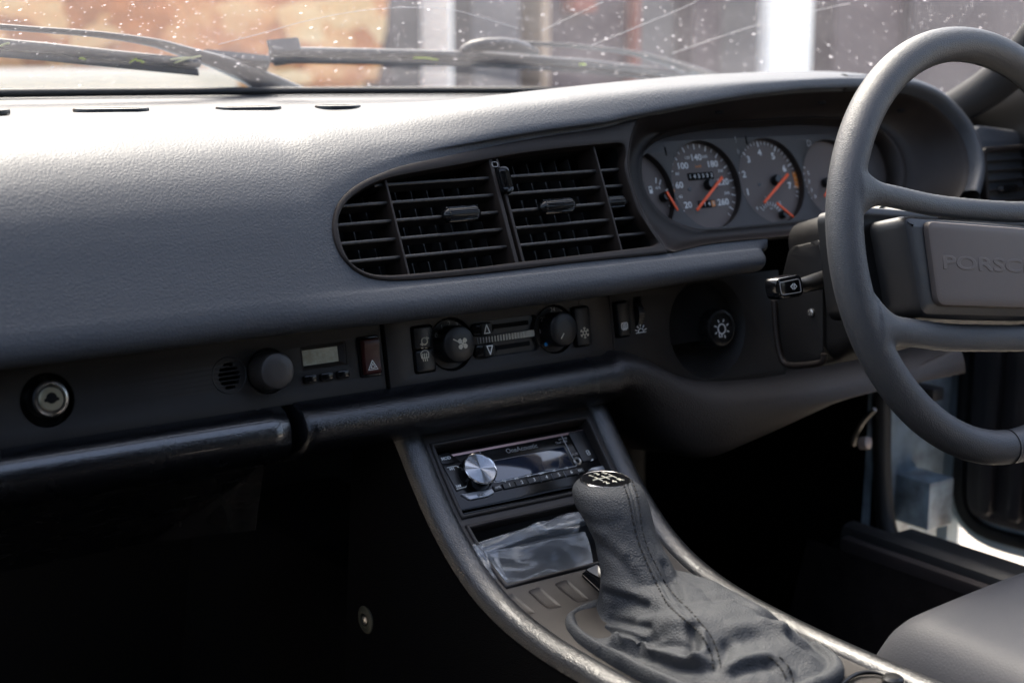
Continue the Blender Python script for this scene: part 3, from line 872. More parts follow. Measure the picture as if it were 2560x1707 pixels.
p = INS.uv(W7(205, 740)); plates('reserve_mark', INS, [rrect(p[0], p[1], .0015, .004, .0004)], M_amber, d_f, DN)
oc = (OIL[0] - .004, OIL[1])
plates('tick_marks', INS, ticks(OIL, [(-118 + i * 11, GR * .80, GR * .93, .0012) for i in range(6)], 1), M_mark, d_o, DN)
for s_, dg in (('5', -70), ('3', -88), ('1', -106), ('0', -122)):
    p = pol(OIL, GR * .66, dg); text('numeral', s_, INS, p[0], p[1], .006, M_mark, d_o, DN)
NN = -.0055
def needle(a_, b_, hub, parent, w_=.0030, hubr=.0052):
    A, B = INS.uv(a_, NN), INS.uv(b_, NN)
    d_ = (V(B) - V(A)).normalized(); m_ = V((-d_.y, d_.x))
    nd = plate('needle', INS, [tuple(V(A) + m_ * w_ * .5), tuple(V(A) - m_ * w_ * .5), tuple(V(B) - m_ * w_ * .42), tuple(V(B) + m_ * w_ * .42)], M_needle, bin_, NN - .0008, .0012, .0003)
    lathe('pivot', INS, hub[0], hub[1], [(hubr, DN), (hubr, NN - .003), (hubr * .8, NN - .0012)], M_blackp, nd, 24)
needle(W7(965, 600), W7(715, 925), INS.uv(W7(845, 668), -.010), d_s, .0034, .0056)
needle(W7(1610, 570), W7(1375, 850), INS.uv(W7(1500, 625), -.010), d_t, .0034, .0056)
needle(W7(1500, 853), W7(1662, 990), INS.uv(W7(1568, 962), -.010), d_t, .0026, .0042)
needle(W7(418, 742), W7(530, 925), INS.uv(W7(405, 790), -.010), d_f, .0028, .005)
needle(W7(2050, 640), W7(1968, 790), INS.uv(W7(1990, 650), -.010), d_o, .0028, .005)
for cpx in ((730, 685), (985, 662), (1415, 640), (1605, 628)):
    p = INS.uv(W7(*cpx)); lathe('screw', INS, p[0], p[1], [(.0022, DN), (.0022, DN + .0004)], M_blackp, bin_, 12)
for q0, q1, n_, last in (((700, 512), (972, 598), 6, False), ((802, 782), (992, 878), 4, True)):
    a_, b_ = INS.uv(W7(*q0)), INS.uv(W7(*q1)); cx, cy = (a_[0] + b_[0]) / 2, (a_[1] + b_[1]) / 2; wd, hg = abs(b_[0] - a_[0]), .0078
    od = plate('odometer', INS, rrect(cx, cy, wd, hg, .0005), M_void, bin_, -.0152, .0017, .0002)
    digs = '143333' if n_ == 6 else '0149'
    for i in range(n_):
        u = cx - wd / 2 + wd * (i + .5) / n_
        isl = last and i == n_ - 1
        if isl: plate('tenths_drum', INS, rrect(u, cy, wd / n_ * .8, hg * .8, .0004), M_amber, od, -.0136, .0003, 0)
        text('digit', digs[i], INS, u, cy - .0001, .0056, M_mark if not isl else M_cream, od, -.0131, bold=.0001)
for cpx, s_ in (((1130, 218), '!'), ((1850, 255), 'D'), ((1155, 330), '()')):
    p = INS.uv(W7(*cpx)); text('warning_symbol', s_, INS, p[0], p[1], .0095 if s_ != '()' else .006, M_grey, bin_, -.0058)
p = INS.uv(W7(445, 330)); plates('warning_symbol', INS, [rrect(p[0], p[1], .0012, .009, .0004)], M_void, bin_, -.0058)
p = INS.uv(W7(1235, 220)); plates('warning_symbol', INS, [rrect(p[0], p[1], .0018, .009, .0004)], M_void, bin_, -.0058)

# ---------------- side vent on the dash end
sv_ = thing('side_air_vent', 'small air vent with level slats at the driver door end', 'air vent', END.P(0, .0, 0))
q0, q1 = END.uv(Dp(2245, 340)), END.uv(Dp(2256, 466))
u0, v1_, v0_ = q0[0], q0[1], q1[1]
outer = rbox([(u0, v0_ - .004), (u0 + .090, v0_ - .004), (u0 + .090, v1_), (u0, v1_)], .010, 5)
inner = rbox([(u0 + .006, v0_ + .001), (u0 + .084, v0_ + .001), (u0 + .084, v1_ - .006), (u0 + .006, v1_ - .006)], .007, 5)
plate('frame', END, [outer, inner], M_bezel, sv_, -.004, .012, .002)
plate('duct_back', END, offset(inner, -.001), M_void, sv_, -.0035, .0012, 0)
for i in range(4):
    v = lerp(v1_ - .006, v0_ + .001, (i + 1) / 5 - .02)
    slat('slat', u0 + .006, u0 + .084, v, sv_, END, .006, .0028, .008)
vv = lerp(v1_ - .006, v0_ + .001, 4 / 5 - .02)
capsule('adjuster', END, (u0 + .022, vv), (u0 + .058, vv), .005, sv_, .006)

# ---------------- fascia strip: left panel
def stripP(*q): return STRIP.uv(q)
s_tl, s_tr = STRIP.uv(Dp(0, 826)), STRIP.uv(Dp(876, 741)); s_br = STRIP.uv(Dp(887, 889))
vt, vb = .0325, -.0285
fx1 = STRIP.uv(Z5(2232, 160))[0]
lk = STRIP.uv(Z5(280, 612)); spk = STRIP.uv(Z5(1348, 465)); kn = STRIP.uv(Z5(1575, 440))
clk = STRIP.uvs([Z5(1768, 300), Z5(2030, 265), Z5(2040, 400), Z5(1785, 438)])
ccx = (clk[0][0] + clk[1][0]) / 2 - .0005; ccy = (clk[0][1] + clk[3][1]) / 2
hz = STRIP.uvs([Z5(2108, 250), Z5(2215, 238), Z5(2228, 455), Z5(2122, 475)])
hcx = sum(p[0] for p in hz) / 4; hcy = sum(p[1] for p in hz) / 4
grille = []
for i, (dy, hw) in enumerate(((.0085, .0040), (.0048, .0078), (.0011, .0092), (-.0026, .0092), (-.0063, .0075), (-.0098, .0042))):
    grille.append(rrect(spk[0], spk[1] + dy, hw * 2, .0024, .0011, k=3))
loops = [rbox([(-.78, vb), (fx1, vb), (fx1, vt), (-.78, vt)], .0012, 3), circle(lk[0], lk[1], .0205, 40), circle(kn[0], kn[1], .0185, 36), rrect(ccx, ccy, .042, .0195, .001), rrect(hcx, hcy, .0205, .0345, .002)] + grille
plate('fascia_panel', STRIP, loops, M_plast, dash, -.006, .006, .0007, label='flat dark fascia panel left of the climate controls')
plate('fascia_back', STRIP, rbox([(-.78, vb), (.34, vb), (.34, vt), (-.78, vt)], .001, 2), M_void, dash, -.016, .006, 0)
pts = circle(spk[0], spk[1], .0148, 44)
rows = [[STRIP.P(spk[0] + (x - spk[0]) * k, spk[1] + (y - spk[1]) * k, n) for x, y in pts] for k, n in ((.955, .00005), (.975, .0006), (1.0, .0006), (1.02, .00005))]
grid('grille_ring', rows, M_blackp, dash, close_u=True)
# glovebox lock
gl = thing('glovebox_lock', 'round chrome edged glovebox lock on the left fascia panel', 'lock', STRIP.P(lk[0], lk[1], 0))
lathe('recess', STRIP, lk[0], lk[1], [(.0208, -.001), (.0203, -.003), (.020, -.009), (.0, -.0091)], M_gloss, gl)
la = STRIP.uv(Z5(300, 605), .006)
lathe('barrel', STRIP, la[0], la[1], [(.0142, -.009), (.0142, .004), (.0135, .0056), (.0125, .006), (.0105, .006), (.0102, .0052)], M_blackp, gl)
lathe('ring', STRIP, la[0], la[1], [(.0128, .0055), (.0126, .0067), (.0112, .0070), (.0105, .0058)], M_chrome, gl)
cy_ = lathe('cylinder', STRIP, la[0], la[1], [(.0092, .003), (.0090, .0070), (.0082, .0076), (.0, .0076)], M_brassy, gl)
plate('keyhole', STRIP, rrect(la[0], la[1] - .0004, .0115, .0026, .0012), M_void, cy_, .0074, .0006, .0001)
lathe('key_pivot', STRIP, la[0], la[1] + .0008, [(.0042, .0070), (.0042, .0081), (.0036, .0083)], M_void, cy_, 20)
# rotary knob
rk = thing('rotary_knob', 'plain round brown black knob between grille and clock', 'knob', STRIP.P(kn[0], kn[1], 0))
lathe('seat_ring', STRIP, kn[0], kn[1], [(.0187, .0002), (.0183, -.004), (.016, -.0055), (0, -.0055)], M_blackp, rk)
lathe('knob', STRIP, kn[0], kn[1], [(.0160, -.005), (.0158, .008), (.0150, .0165), (.0142, .0182), (.0128, .0190), (.006, .0193), (0, .0193)], mat('knob plastic', (.036, .031, .028), .42, spec=.5, bump=('noise', 1500, .12, .0002)), rk, 56)
# clock
ck = thing('digital_clock', 'small blank digital clock with three buttons beneath it', 'clock', STRIP.P(ccx, ccy, 0))
co, ci = rrect(ccx, ccy, .0415, .0192, .001), rrect(ccx - .001, ccy, .0335, .0128, .0006)
rows = [[STRIP.P(x, y, n) for x, y in l] for l, n in ((co, -.0006), (rrect(ccx, ccy, .040, .0178, .001), -.0005), (ci, -.0042), (ci, -.0055))]
grid('frame', rows, M_bezel, ck, close_u=True, sharp=40)
plate('display', STRIP, rrect(ccx - .001, ccy, .0336, .0129, .0003), M_lcd, ck, -.0058, .0012, 0)
for q in ((1818, 488), (1915, 474), (2010, 460)):
    p = STRIP.uv(Z5(*q)); plate('button', STRIP, rrect(p[0], p[1], .0122, .0068, .0022), M_gloss, ck, -.001, .0042, .0013)
# hazard switch
hs = thing('hazard_switch', 'dark red hazard rocker switch with white triangle', 'switch', STRIP.P(hcx, hcy, 0))
plate('surround', STRIP, [rrect(hcx, hcy, .0203, .0343, .002), rrect(hcx + .0006, hcy, .0160, .0300, .001)], M_gloss, hs, -.006, .0072, .0006)
rows = []
for i in range(11):
    k = i / 10; v = lerp(-.0148, .0148, k)
    n = .0062 + .0018 * k - .002 * (1 - (2 * k - 1) ** 2) - (.0022 if i in (0, 10) else 0)
    rows.append([STRIP.P(hcx + .0006 + du, hcy + v, nn) for du, nn in ((-.0078, -.004), (-.0078, n - .0012), (-.0070, n), (0, n + .0002), (.0070, n), (.0078, n - .0012), (.0078, -.004))])
rk_ = grid('rocker', rows, M_red, hs, sharp=40, caps=False)
def tri(c, s): return [(c[0] - s, c[1] - s * .62), (c[0] + s, c[1] - s * .62), (c[0], c[1] + s * 1.1)]
tc_ = STRIP.uv(Z5(2194, 412), .006)
HF = Fr(STRIP.P(0, 0, .0052), 10)
plates('warning_triangle', HF, stroke(tri(tc_, .0045), .00042, True) + stroke(tri((tc_[0], tc_[1] - .0001), .0022), .0004, True), M_white, rk_, .0, .0008)

# ---------------- climate control unit
cl0, cl1 = STRIP.uv(Z6(197, 560))[0], STRIP.uv(Z6(2105, 550))[0]
cc = thing('climate_control_unit', 'climate control panel with two dials and twin sliders below the vent', 'control panel', STRIP.P(0, 0, 0))
def fu(x, y, n=0): return STRIP.uv(Z6(x, y), n)
bt0, bt1 = fu(522, 705), fu(532, 860)
bcx = (bt0[0] + bt1[0]) / 2; bcy = (bt0[1] + bt1[1]) / 2
fan = fu(765, 740); tmp = fu(1635, 615)
ACs = fu(1848, 590)
sl1 = fu(1200, 590); sl2 = fu(1230, 765)
slw = .0900 * .80
sw_ = abs(fu(1500, 560)[0] - fu(935, 620)[0]); sl1 = ((fu(1490, 555)[0] + fu(932, 615)[0]) / 2, sl1[1]); sl2 = ((fu(1505, 735)[0] + fu(945, 800)[0]) / 2, sl2[1])
loops = [rbox([(cl0, vb), (cl1, vb), (cl1, vt), (cl0, vt)], .0012, 3), rrect(bcx, bcy, .0215, .0415, .0022), circle(fan[0], fan[1], .0235, 44), circle(tmp[0], tmp[1], .0225, 44), rrect(ACs[0], ACs[1], .0195, .0375, .002), rrect(sl1[0], sl1[1], sw_, .0135, .0065), rrect(sl2[0], sl2[1], sw_, .0135, .0065)]
M_clim = mat('climate plastic', (.0105, .0086, .0075), .5, spec=.45, bump=('noise', 2600, .2, .0002), var=((.014, .0117, .0103), 40, .45, .75))
pn = plate('panel', STRIP, loops, M_clim, cc, -.006, .0066, .0007)
for c, v_, dy in ((bcx, bcy, .0101), (bcx, bcy, -.0101)):
    bt = plate('push_button', STRIP, rrect(c, v_ + dy, .0188, .0190, .0022), M_blackp, cc, -.006, .0092, .0016)
    if dy > 0:
        p = fu(540, 715, .003)
        ring_ = [circle(p[0], p[1], .0034, 20), circle(p[0], p[1], .0024, 20)]
        plates('recirculate_symbol', STRIP, [ring_, [(p[0] + .002, p[1] + .004), (p[0] + .0052, p[1] + .0022), (p[0] + .002, p[1] + .0006)], [(p[0] - .002, p[1] - .004), (p[0] - .0052, p[1] - .0022), (p[0] - .002, p[1] - .0006)], rrect(p[0] - .003, p[1] - .0058, .002, .0008, .0002), rrect(p[0] + .001, p[1] - .0060, .002, .0008, .0002)], M_cream, bt, .0031)
    else:
        p = fu(545, 840, .003)
        arc = [(p[0] + .0062 * math.sin(R(a)), p[1] - .0045 + .0095 * math.cos(R(a))) for a in range(-40, 41, 10)]
        shp = stroke(arc, .0008) + stroke([arc[0], (p[0] - .0035, p[1] - .0015), (p[0] + .0035, p[1] - .0015), arc[-1]], .0008)
        for dx in (-.002, 0, .002): shp += stroke([(p[0] + dx, p[1] - .0042), (p[0] + dx - .0006, p[1] - .001), (p[0] + dx, p[1] + .0022)], .0008)
        plates('demist_symbol', STRIP, shp, M_cream, bt, .0031)
plate('button_bar', STRIP, rrect(bcx, bcy, .019, .0009, .0002), M_void, cc, -.006, .004, 0)

def dial(name, c, r, top, mat_, lab, knurl):
    lathe(name + '_well', STRIP, c[0], c[1], [(r * 1.36, .0004), (r * 1.34, -.0012), (r * 1.30, -.003), (0, -.0035)], M_clim, cc, 44)
    return lathe(name, STRIP, c[0], c[1], [(r, -.003), (r, .004), (r, .0105), (r * .985, .0125), (r * .95, .0140), (r * .88, .0147), (r * .4, .0150), (0, .0150)], mat_, cc, 96, lab, gear=(40, .0004, 0, 2) if knurl else None)
fd = dial('fan_dial', fan, .0165, None, M_blackp, 'fan speed dial', True)
td = dial('temperature_dial', tmp, .0160, None, M_blackp, 'temperature dial', False)
fcc = fu(862, 735, .015)
blades = []
for k in range(4):
    a = R(45 + 90 * k); ca, sa_ = math.cos(a), math.sin(a)
    pts = [(0.0006, 0), (.0022, .0022), (.0048, .0021), (.0058, .0), (.0048, -.0019), (.0024, -.0017)]
    blades.append([(fcc[0] + x * ca - y * sa_, fcc[1] + x * sa_ + y * ca) for x, y in pts])
plates('fan_symbol', STRIP, blades + [circle(fcc[0], fcc[1], .0011, 12)], M_cream, fd, .0150)
pa, pb = fu(785, 700, .015), fu(822, 718, .015)
plates('pointer', STRIP, stroke([pa, pb], .0009), M_cream, fd, .0149)
pa, pb = fu(1712, 652, .015), fu(1692, 690, .015)
plates('pointer', STRIP, stroke([pa, pb], .0010), M_cream, td, .0149)
for s_, q in (('0', (637, 668)), ('1', (684, 600)), ('2', (746, 570)), ('3', (812, 583))):
    p = fu(*q); text('numeral', s_, STRIP, p[0], p[1], .0062, M_grey, pn, .0006)
for s_, q in (('18', (1520, 632)), ('21', (1535, 532)), ('24', (1615, 452))):
    p = fu(*q); text('numeral', s_, STRIP, p[0], p[1], .0058, M_grey, pn, .0006)
p = fu(1558, 742); plates('cold_mark', STRIP, [circle(p[0], p[1], .0019, 16)], M_blue, pn, .0006)
for i in range(20):
    k = i / 19; p = fu(lerp(985, 1447, k), lerp(712, 648, k))
    plates('scale_bar', STRIP, [rrect(p[0], p[1], lerp(.0005, .0033, k), lerp(.0052, .0058, k), .0001, k=1)], M_scale if k > .25 else M_grey, pn, .0006)
for (c_, q, up) in ((sl1, (1055, 612), True), (sl2, (1082, 790), False)):
    sb = plate('slider_well', STRIP, rrect(c_[0], c_[1], sw_ + .001, .0142, .0068), M_blackp, cc, -.006, .0028, 0)
    plate('slot', STRIP, rrect(c_[0] + .008, c_[1] + .0004, sw_ * .55, .0042, .0012), M_void, sb, -.0034, .0005, 0)
    p = fu(*q, .004)
    kb = plate('slider_knob', STRIP, rrect(p[0] - .0028, p[1], .0235, .0115, .0045), M_gloss, cc, -.004, .0085, .0022)
    plate('grip', STRIP, rrect(p[0] + .0002, p[1], .0125, .0100, .001), M_blackp, kb, .0035, .0022, .0008)
    s_ = .0038
    tr_ = [(p[0] - s_ * .78, p[1] - s_), (p[0] + s_ * .78, p[1] - s_), (p[0], p[1] + s_)] if up else [(p[0] - s_ * .78, p[1] + s_), (p[0] + s_ * .78, p[1] + s_), (p[0], p[1] - s_)]
    plates('arrow', STRIP, stroke(tr_, .0009, True), M_white, kb, .0058)
acs = plate('air_conditioning_switch', STRIP, rrect(ACs[0], ACs[1], .0178, .0358, .0022), M_blackp, cc, -.006, .0112, .0016)
p = fu(1886, 645, .005)
shp = [[circle(p[0], p[1], .0023, 14), circle(p[0], p[1], .0014, 14)]]
for k in range(6):
    a = R(60 * k + 30); d_ = V((math.cos(a), math.sin(a))); m_ = V((-d_.y, d_.x)); c_ = V(p)
    shp += stroke([tuple(c_ + d_ * .0022), tuple(c_ + d_ * .0050)], .0009) + stroke([tuple(c_ + d_ * .0046 + m_ * .0012), tuple(c_ + d_ * .0034), tuple(c_ + d_ * .0046 - m_ * .0012)], .0006)
plates('snowflake', STRIP, shp, M_cream, acs, .0051)
crk = [fu(*q) for q in ((1860, 332), (1848, 365), (1835, 395), (1826, 440))]
plates('crack', STRIP, stroke(crk, .00045), M_void, pn, .0004)

# ---------------- right switch panel with the headlight dish
hl = STRIP.uv(Dp(1660, 755)); 
dsh = (STRIP.uv(Z7(850, 700))[0] , STRIP.uv(Z7(850, 700))[1])
DR = .0505
sx0, sx1 = cl1 + .0004, .345
hsw = STRIP.uv(Z7(212, 640)); dmw = STRIP.uv(Z7(340, 600))
bot = [STRIP.uv(Dp(*q)) for q in ((1404, 806), (1440, 808), (1480, 820), (1530, 845), (1580, 861), (1640, 866), (1740, 858), (1800, 850))]
lo_ = [(min(sx1, u), v) for u, v in bot]
dish_c = [(x, y) for x, y in circle(dsh[0], dsh[1], DR, 48)]
outer = [(sx0, vt)] + [(sx0, lo_[0][1])] + lo_[1:] + [(sx1, lo_[-1][1]), (sx1, vt)]
outer = [(u, v - (.006 if 1 <= i <= len(lo_) else 0)) for i, (u, v) in enumerate(outer)]
plo = offset(outer if area2(outer) > 0 else outer[::-1], .0022)
hole = [p if inside(p, plo) else tuple(nearest(p, plo)) for p in dish_c]
plate('switch_panel', STRIP, [outer, ded(hole), rrect(hsw[0], hsw[1], .0185, .0345, .002), rrect(dmw[0], dmw[1], .0095, .0330, .001)], M_plast, dash, -.006, .0066, .0007)
hsq = thing('headlight_switch', 'large round headlight switch in its dark dish', 'switch', STRIP.P(dsh[0], dsh[1], 0))
prof = [(DR * f, n) for f, n in ((1.0, .0004), (.97, -.0015), (.9, -.008), (.78, -.018), (.6, -.028), (.4, -.033), (0, -.034))]
lathe('dish', STRIP, dsh[0], dsh[1], prof, M_plast, hsq, 64, sharp=60)
HK = STRIP.uv(Z7(955, 705), .004)
kb = lathe('knob', STRIP, HK[0], HK[1], [(.0195, -.033), (.0195, -.02), (.0193, -.002), (.0185, .002), (.0175, .0040), (.0160, .0046), (.0150, .0046), (.0146, .0034), (0, .0034)], M_blackp, hsq, 96, gear=(24, .0012, 0, 2))
hp = STRIP.uv(Z7(955, 712), .004)
shp = [[circle(hp[0], hp[1], .0054, 24), circle(hp[0], hp[1], .0043, 24)]]
for k in range(8):
    a = R(90 - 22 + 45 * k)
    if k == 4: continue
    d_ = V((math.cos(a), math.sin(a))); c_ = V(hp)
    shp += stroke([tuple(c_ + d_ * .0075), tuple(c_ + d_ * .0098)], .0010)
q_ = (hp[0] - .0024, hp[1] - .0064)
shp += stroke([(q_[0] - .0016, q_[1] + .002), (q_[0] - .0016, q_[1] - .0012), (q_[0] + .0020, q_[1] - .0012), (q_[0] + .0020, q_[1] + .002)], .0008)
plates('lamp_symbol', STRIP, shp, M_white, kb, .0036)
rs = thing('rear_window_heater_switch', 'narrow black heater rocker switch right of the climate panel', 'switch', STRIP.P(hsw[0], hsw[1], 0))
rr_ = plate('rocker', STRIP, rrect(hsw[0] + .001, hsw[1], .0150, .0320, .002), M_blackp, rs, -.006, .0105, .0018)
p = STRIP.uv(Z7(238, 690), .0045)
plates('heater_symbol', STRIP, stroke(rrect(p[0], p[1], .0072, .0058, .0012, k=2), .0007, True) + stroke([(p[0] - .0016, p[1] - .004), (p[0] - .0016, p[1] + .002)], .0006) + stroke([(p[0], p[1] - .004), (p[0], p[1] + .002)], .0006) + stroke([(p[0] + .0016, p[1] - .004), (p[0] + .0016, p[1] + .002)], .0006), M_white, rr_, .0046)
dmt = thing('dimmer_wheel', 'slim ribbed dimmer wheel in a slot with a lamp symbol below', 'dimmer', STRIP.P(dmw[0], dmw[1], 0))
wv, wf = [], []
DWF = Fr(STRIP.P(dmw[0], dmw[1], -.008), 10); DWF.u, DWF.v, DWF.n = STRIP.n.copy(), STRIP.v.copy(), -STRIP.u
lathe('wheel', DWF, 0, 0, [(.014, -.0035), (.0142, -.003), (.0142, .003), (.014, .0035), (0, .0036)], M_blackp, dmt, 72, gear=(30, .0005, 0, 2))
p = STRIP.uv(Z7(355, 715))
shp = stroke([(p[0] - .006, p[1] - .003), (p[0] + .006, p[1] - .003)], .0008) + stroke([(p[0] + .0034 * math.cos(R(a)), p[1] - .0025 + .0034 * math.sin(R(a))) for a in range(0, 181, 30)], .0008)
for a in (20, 55, 90, 125, 160): shp += stroke([(p[0] + .005 * math.cos(R(a)), p[1] - .0025 + .005 * math.sin(R(a))), (p[0] + .0072 * math.cos(R(a)), p[1] - .0025 + .0072 * math.sin(R(a)))], .0008)
plates('lamp_symbol', STRIP, shp, M_white, dmt, .0006)

# ---------------- lower padded roll: glovebox lid (left) and knee roll (right)
def roll_rows(xs, top, low, prof_fn):
    rows = []
    for x in xs:
        rows.append([V((x, p.x, p.y)) for p in cat([V(q) for q in prof_fn(x)], 5)])
    return rows
gx = onY(Dp(693, 960), -.035).x
def endk(t_): return math.sqrt(max(0, 1 - max(0, min(1, t_)) ** 2))
def lid_prof(x):
    e = endk((x - (gx - .005)) / .005)
    P = [(.02, .6215), (-.003, .6225), (-.0095, .6218), (-.0175, .6183), (-.0235, .6120), (-.0265, .6030), (-.0250, .5925), (-.017, .5825), (-.002, .574), (.05, .555), (.15, .50), (.3, .42)]
    return [(lerp(.03, y, .1 + .9 * e), lerp(.595, z, .55 + .45 * e)) for y, z in P]
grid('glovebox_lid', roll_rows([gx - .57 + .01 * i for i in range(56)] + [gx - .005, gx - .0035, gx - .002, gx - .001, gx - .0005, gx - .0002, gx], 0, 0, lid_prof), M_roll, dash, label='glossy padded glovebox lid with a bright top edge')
TOPZ = []
for q in ((1404, 806), (1440, 808), (1465, 814), (1490, 825), (1530, 848), (1570, 863), (1640, 869), (1740, 862), (1890, 838), (2100, 800), (2250, 772)):
    p = onY(Dp(*q), -.012); TOPZ.append((p.x, p.z))
ZB = [(-.3, .50), (.1, .50), (.22, .515), (.30, .528), (.37, .541), (.45, .556), (.55, .574), (.61, .588)]
def knee_prof(x):
    zt = .6235 if x < TOPZ[0][0] else .34 * table(TOPZ, x) + .33 * (table(TOPZ, x - .012) + table(TOPZ, x + .012))
    k = sstep(.12, .24, x); zb = table(ZB, x)
    e = endk((gx + .0095 - x) / .005)
    A = [(.02, zt - .001), (-.003, zt), (-.0110, zt - .0006), (-.0205, zt - .0043), (-.0280, zt - .0110), (-.0315, zt - .0205), (-.0295, zt - .0315), (-.020, zt - .041), (-.002, zt - .049), (.05, .558), (.12, .54), (.3, .5)]
    A = [(lerp(.03, y, .1 + .9 * e), lerp(.597, z, .55 + .45 * e)) for y, z in A]
    Bq = [(.02, zt - .006), (.004, zt - .005), (-.012, zt - .003), (-.030, zt - .005), (-.046, zt - .014), (-.052, zt - .026), (-.050, lerp(zt - .026, zb, .5)), (-.040, zb), (-.020, zb - .010), (.03, zb - .018), (.12, zb - .03), (.3, zb - .05)]
    return [(lerp(p[0], q[0], k), lerp(p[1], q[1], k)) for p, q in zip(A, Bq)]
g0 = gx + .0045
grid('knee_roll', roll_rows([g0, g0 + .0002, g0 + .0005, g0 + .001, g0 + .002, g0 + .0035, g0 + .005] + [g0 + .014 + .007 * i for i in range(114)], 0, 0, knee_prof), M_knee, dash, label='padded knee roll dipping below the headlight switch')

# ================================================================== STEERING COLUMN
col = thing('steering_column_shroud', 'dark plastic steering column shroud behind the wheel', 'column shroud', (.345, -.08, .66))
ax_t = R(14.5); ax_d = V((0, -math.cos(ax_t), math.sin(ax_t)))
def colring(dist, hw, zt, zb, rr):
    o_ = V((.345, -.25, .7366)) - ax_d * dist
    f_ = Fr(o_, 14.5)
    return [f_.P(x, y) for x, y in rrect(0, (zt + zb) / 2, hw * 2, zt - zb, rr, k=6)]
rows = [colring(.186, .055, .040, -.080, .02), colring(.180, .062, .050, -.090, .02), colring(.145, .066, .052, -.085, .018), colring(.105, .066, .050, -.075, .018), colring(.100, .064, .048, -.073, .018), colring(.098, .05, .04, -.06, .015)]
grid('upper_shroud', rows, M_plast, col, close_u=True, sharp=50, caps=True)
# side cover plate at the fascia, with its lower lip
SHX = Fr((.276, -.08, .68), 0); SHX.u = V((0, -1, 0)); SHX.v = V((0, 0, 1)); SHX.n = V((-1, 0, 0))
shp = SHX.uvs([Dp(*q) for q in ((1812, 568), (1890, 549), (1893, 640), (1893, 830), (1800, 842), (1786, 800), (1782, 720), (1794, 640))])
plate('side_cover', SHX, [tuple(p) for p in cat(rbox(shp, .006, 4), 2, True)], M_plast, col, -.012, .014, .005)
lip_ = [SHX.P(*SHX.uv(Dp(*q), .004), .004) for q in ((1778, 690), (1784, 770), (1795, 822), (1812, 838), (1850, 838), (1888, 831), (1893, 812))]
tube('cover_lip', cat(lip_, 5), .0032, M_bezel, col, seg=8)
p = SHX.uv(Dp(1862, 718), .004); lathe('screw', SHX, p[0], p[1], [(.004, .001), (.0038, .0045), (.0022, .0052), (.0014, .0035), (0, .0035)], M_steel, col, 20)
HBK = Fr(V((.345, -.25, .7366)) - ax_d * .085, 14.5)
lathe('hub_boss', HBK, 0, -.005, [(.060, -.02), (.060, .02), (.055, .035), (.04, .05), (0, .05)], M_blackp, col, 48)
lathe('contact_ring', HBK, 0, -.005, [(.063, -.018), (.064, -.008), (.063, -.004), (.060, -.004)], mat('contact ring', (.11, .10, .075), .5), col, 48)

stk = thing('indicator_stalk', 'black indicator stalk with arrow symbols left of the wheel', 'stalk', (.25, -.13, .69))
SK = Fr((.19, -.165, .70), 8, -4, 0)
skc = SK.uvs([Dp(1777, 640), Dp(1838, 628), Dp(1846, 680), Dp(1785, 690)])
sl_ = rbox(skc, .007, 5)
plate('paddle', SK, sl_, M_gloss, stk, -.012, .014, .0028)
inn = offset(sl_ if area2(sl_) > 0 else sl_[::-1], .0038)
plate('paddle_rim', SK, [inn, offset(inn, .0008)], M_grey, stk, .0018, .0006, .0001)
cA = SK.uv(Dp(1823, 658), .002)
arrow = [(.0006, .0011), (.0006, .0024), (.0034, 0), (.0006, -.0024), (.0006, -.0011)]
plates('arrow_symbol', SK, stroke([(cA[0] + .0003 + x, cA[1] + y) for x, y in arrow], .0006, True) + stroke([(cA[0] - .0003 - x, cA[1] + y) for x, y in arrow], .0006, True), M_white, stk, .002)
tube('stem', [SK.P(cA[0], cA[1], -.006), SK.P(cA[0] + .02, cA[1], -.008), V((.285, -.12, .695))], [.008, .007, .009], M_blackp, stk, seg=12)

# ================================================================== STEERING WHEEL
sw = thing('steering_wheel', 'four spoke steering wheel wrapped in dark grey leather', 'steering wheel', WH.o)
WR = Fr(WH.o, 14.5, -7.0)
RW, RT = .180, .0158
path = [WR.P(RW * math.cos(2 * math.pi * k / 144), RW * math.sin(2 * math.pi * k / 144)) for k in range(144)]
rim_v, rim_f = [], []
tube_geo(path, [(RT, RT * .98)] * 144, rim_v, rim_f, seg=24, closed=True, up=WR.n)
# stitched seam around the inner edge of the rim
vs_, fs = [], []
for k in range(330):
    a = 2 * math.pi * k / 330; rr = RW - RT * .90
    p0 = WR.P(rr * math.cos(a), rr * math.sin(a), -RT * .40); p1 = WR.P((rr + .002) * math.cos(a + .010), (rr + .002) * math.sin(a + .010), -RT * .62)
    tube_geo([p0, p1], .0006, vs_, fs, seg=4)
o = mesh('rim_stitching', vs_, fs, M_stitch, sw); o['kind'] = 'stuff'
for a in (272,):
    c_ = WR.P(RW * math.cos(R(a)), RW * math.sin(R(a))); tg = WR.P(-math.sin(R(a)), math.cos(R(a))) - WR.o
    e1 = (WR.P(math.cos(R(a)), math.sin(R(a))) - WR.o)
    ringp = [c_ + e1 * ((RT + .0001) * math.cos(R(b_))) + WR.n * ((RT + .0001) * math.sin(R(b_))) for b_ in range(0, 360, 10)]
    tube('rim_seam', ringp, .0005, M_stitch, sw, seg=5, closed=True)
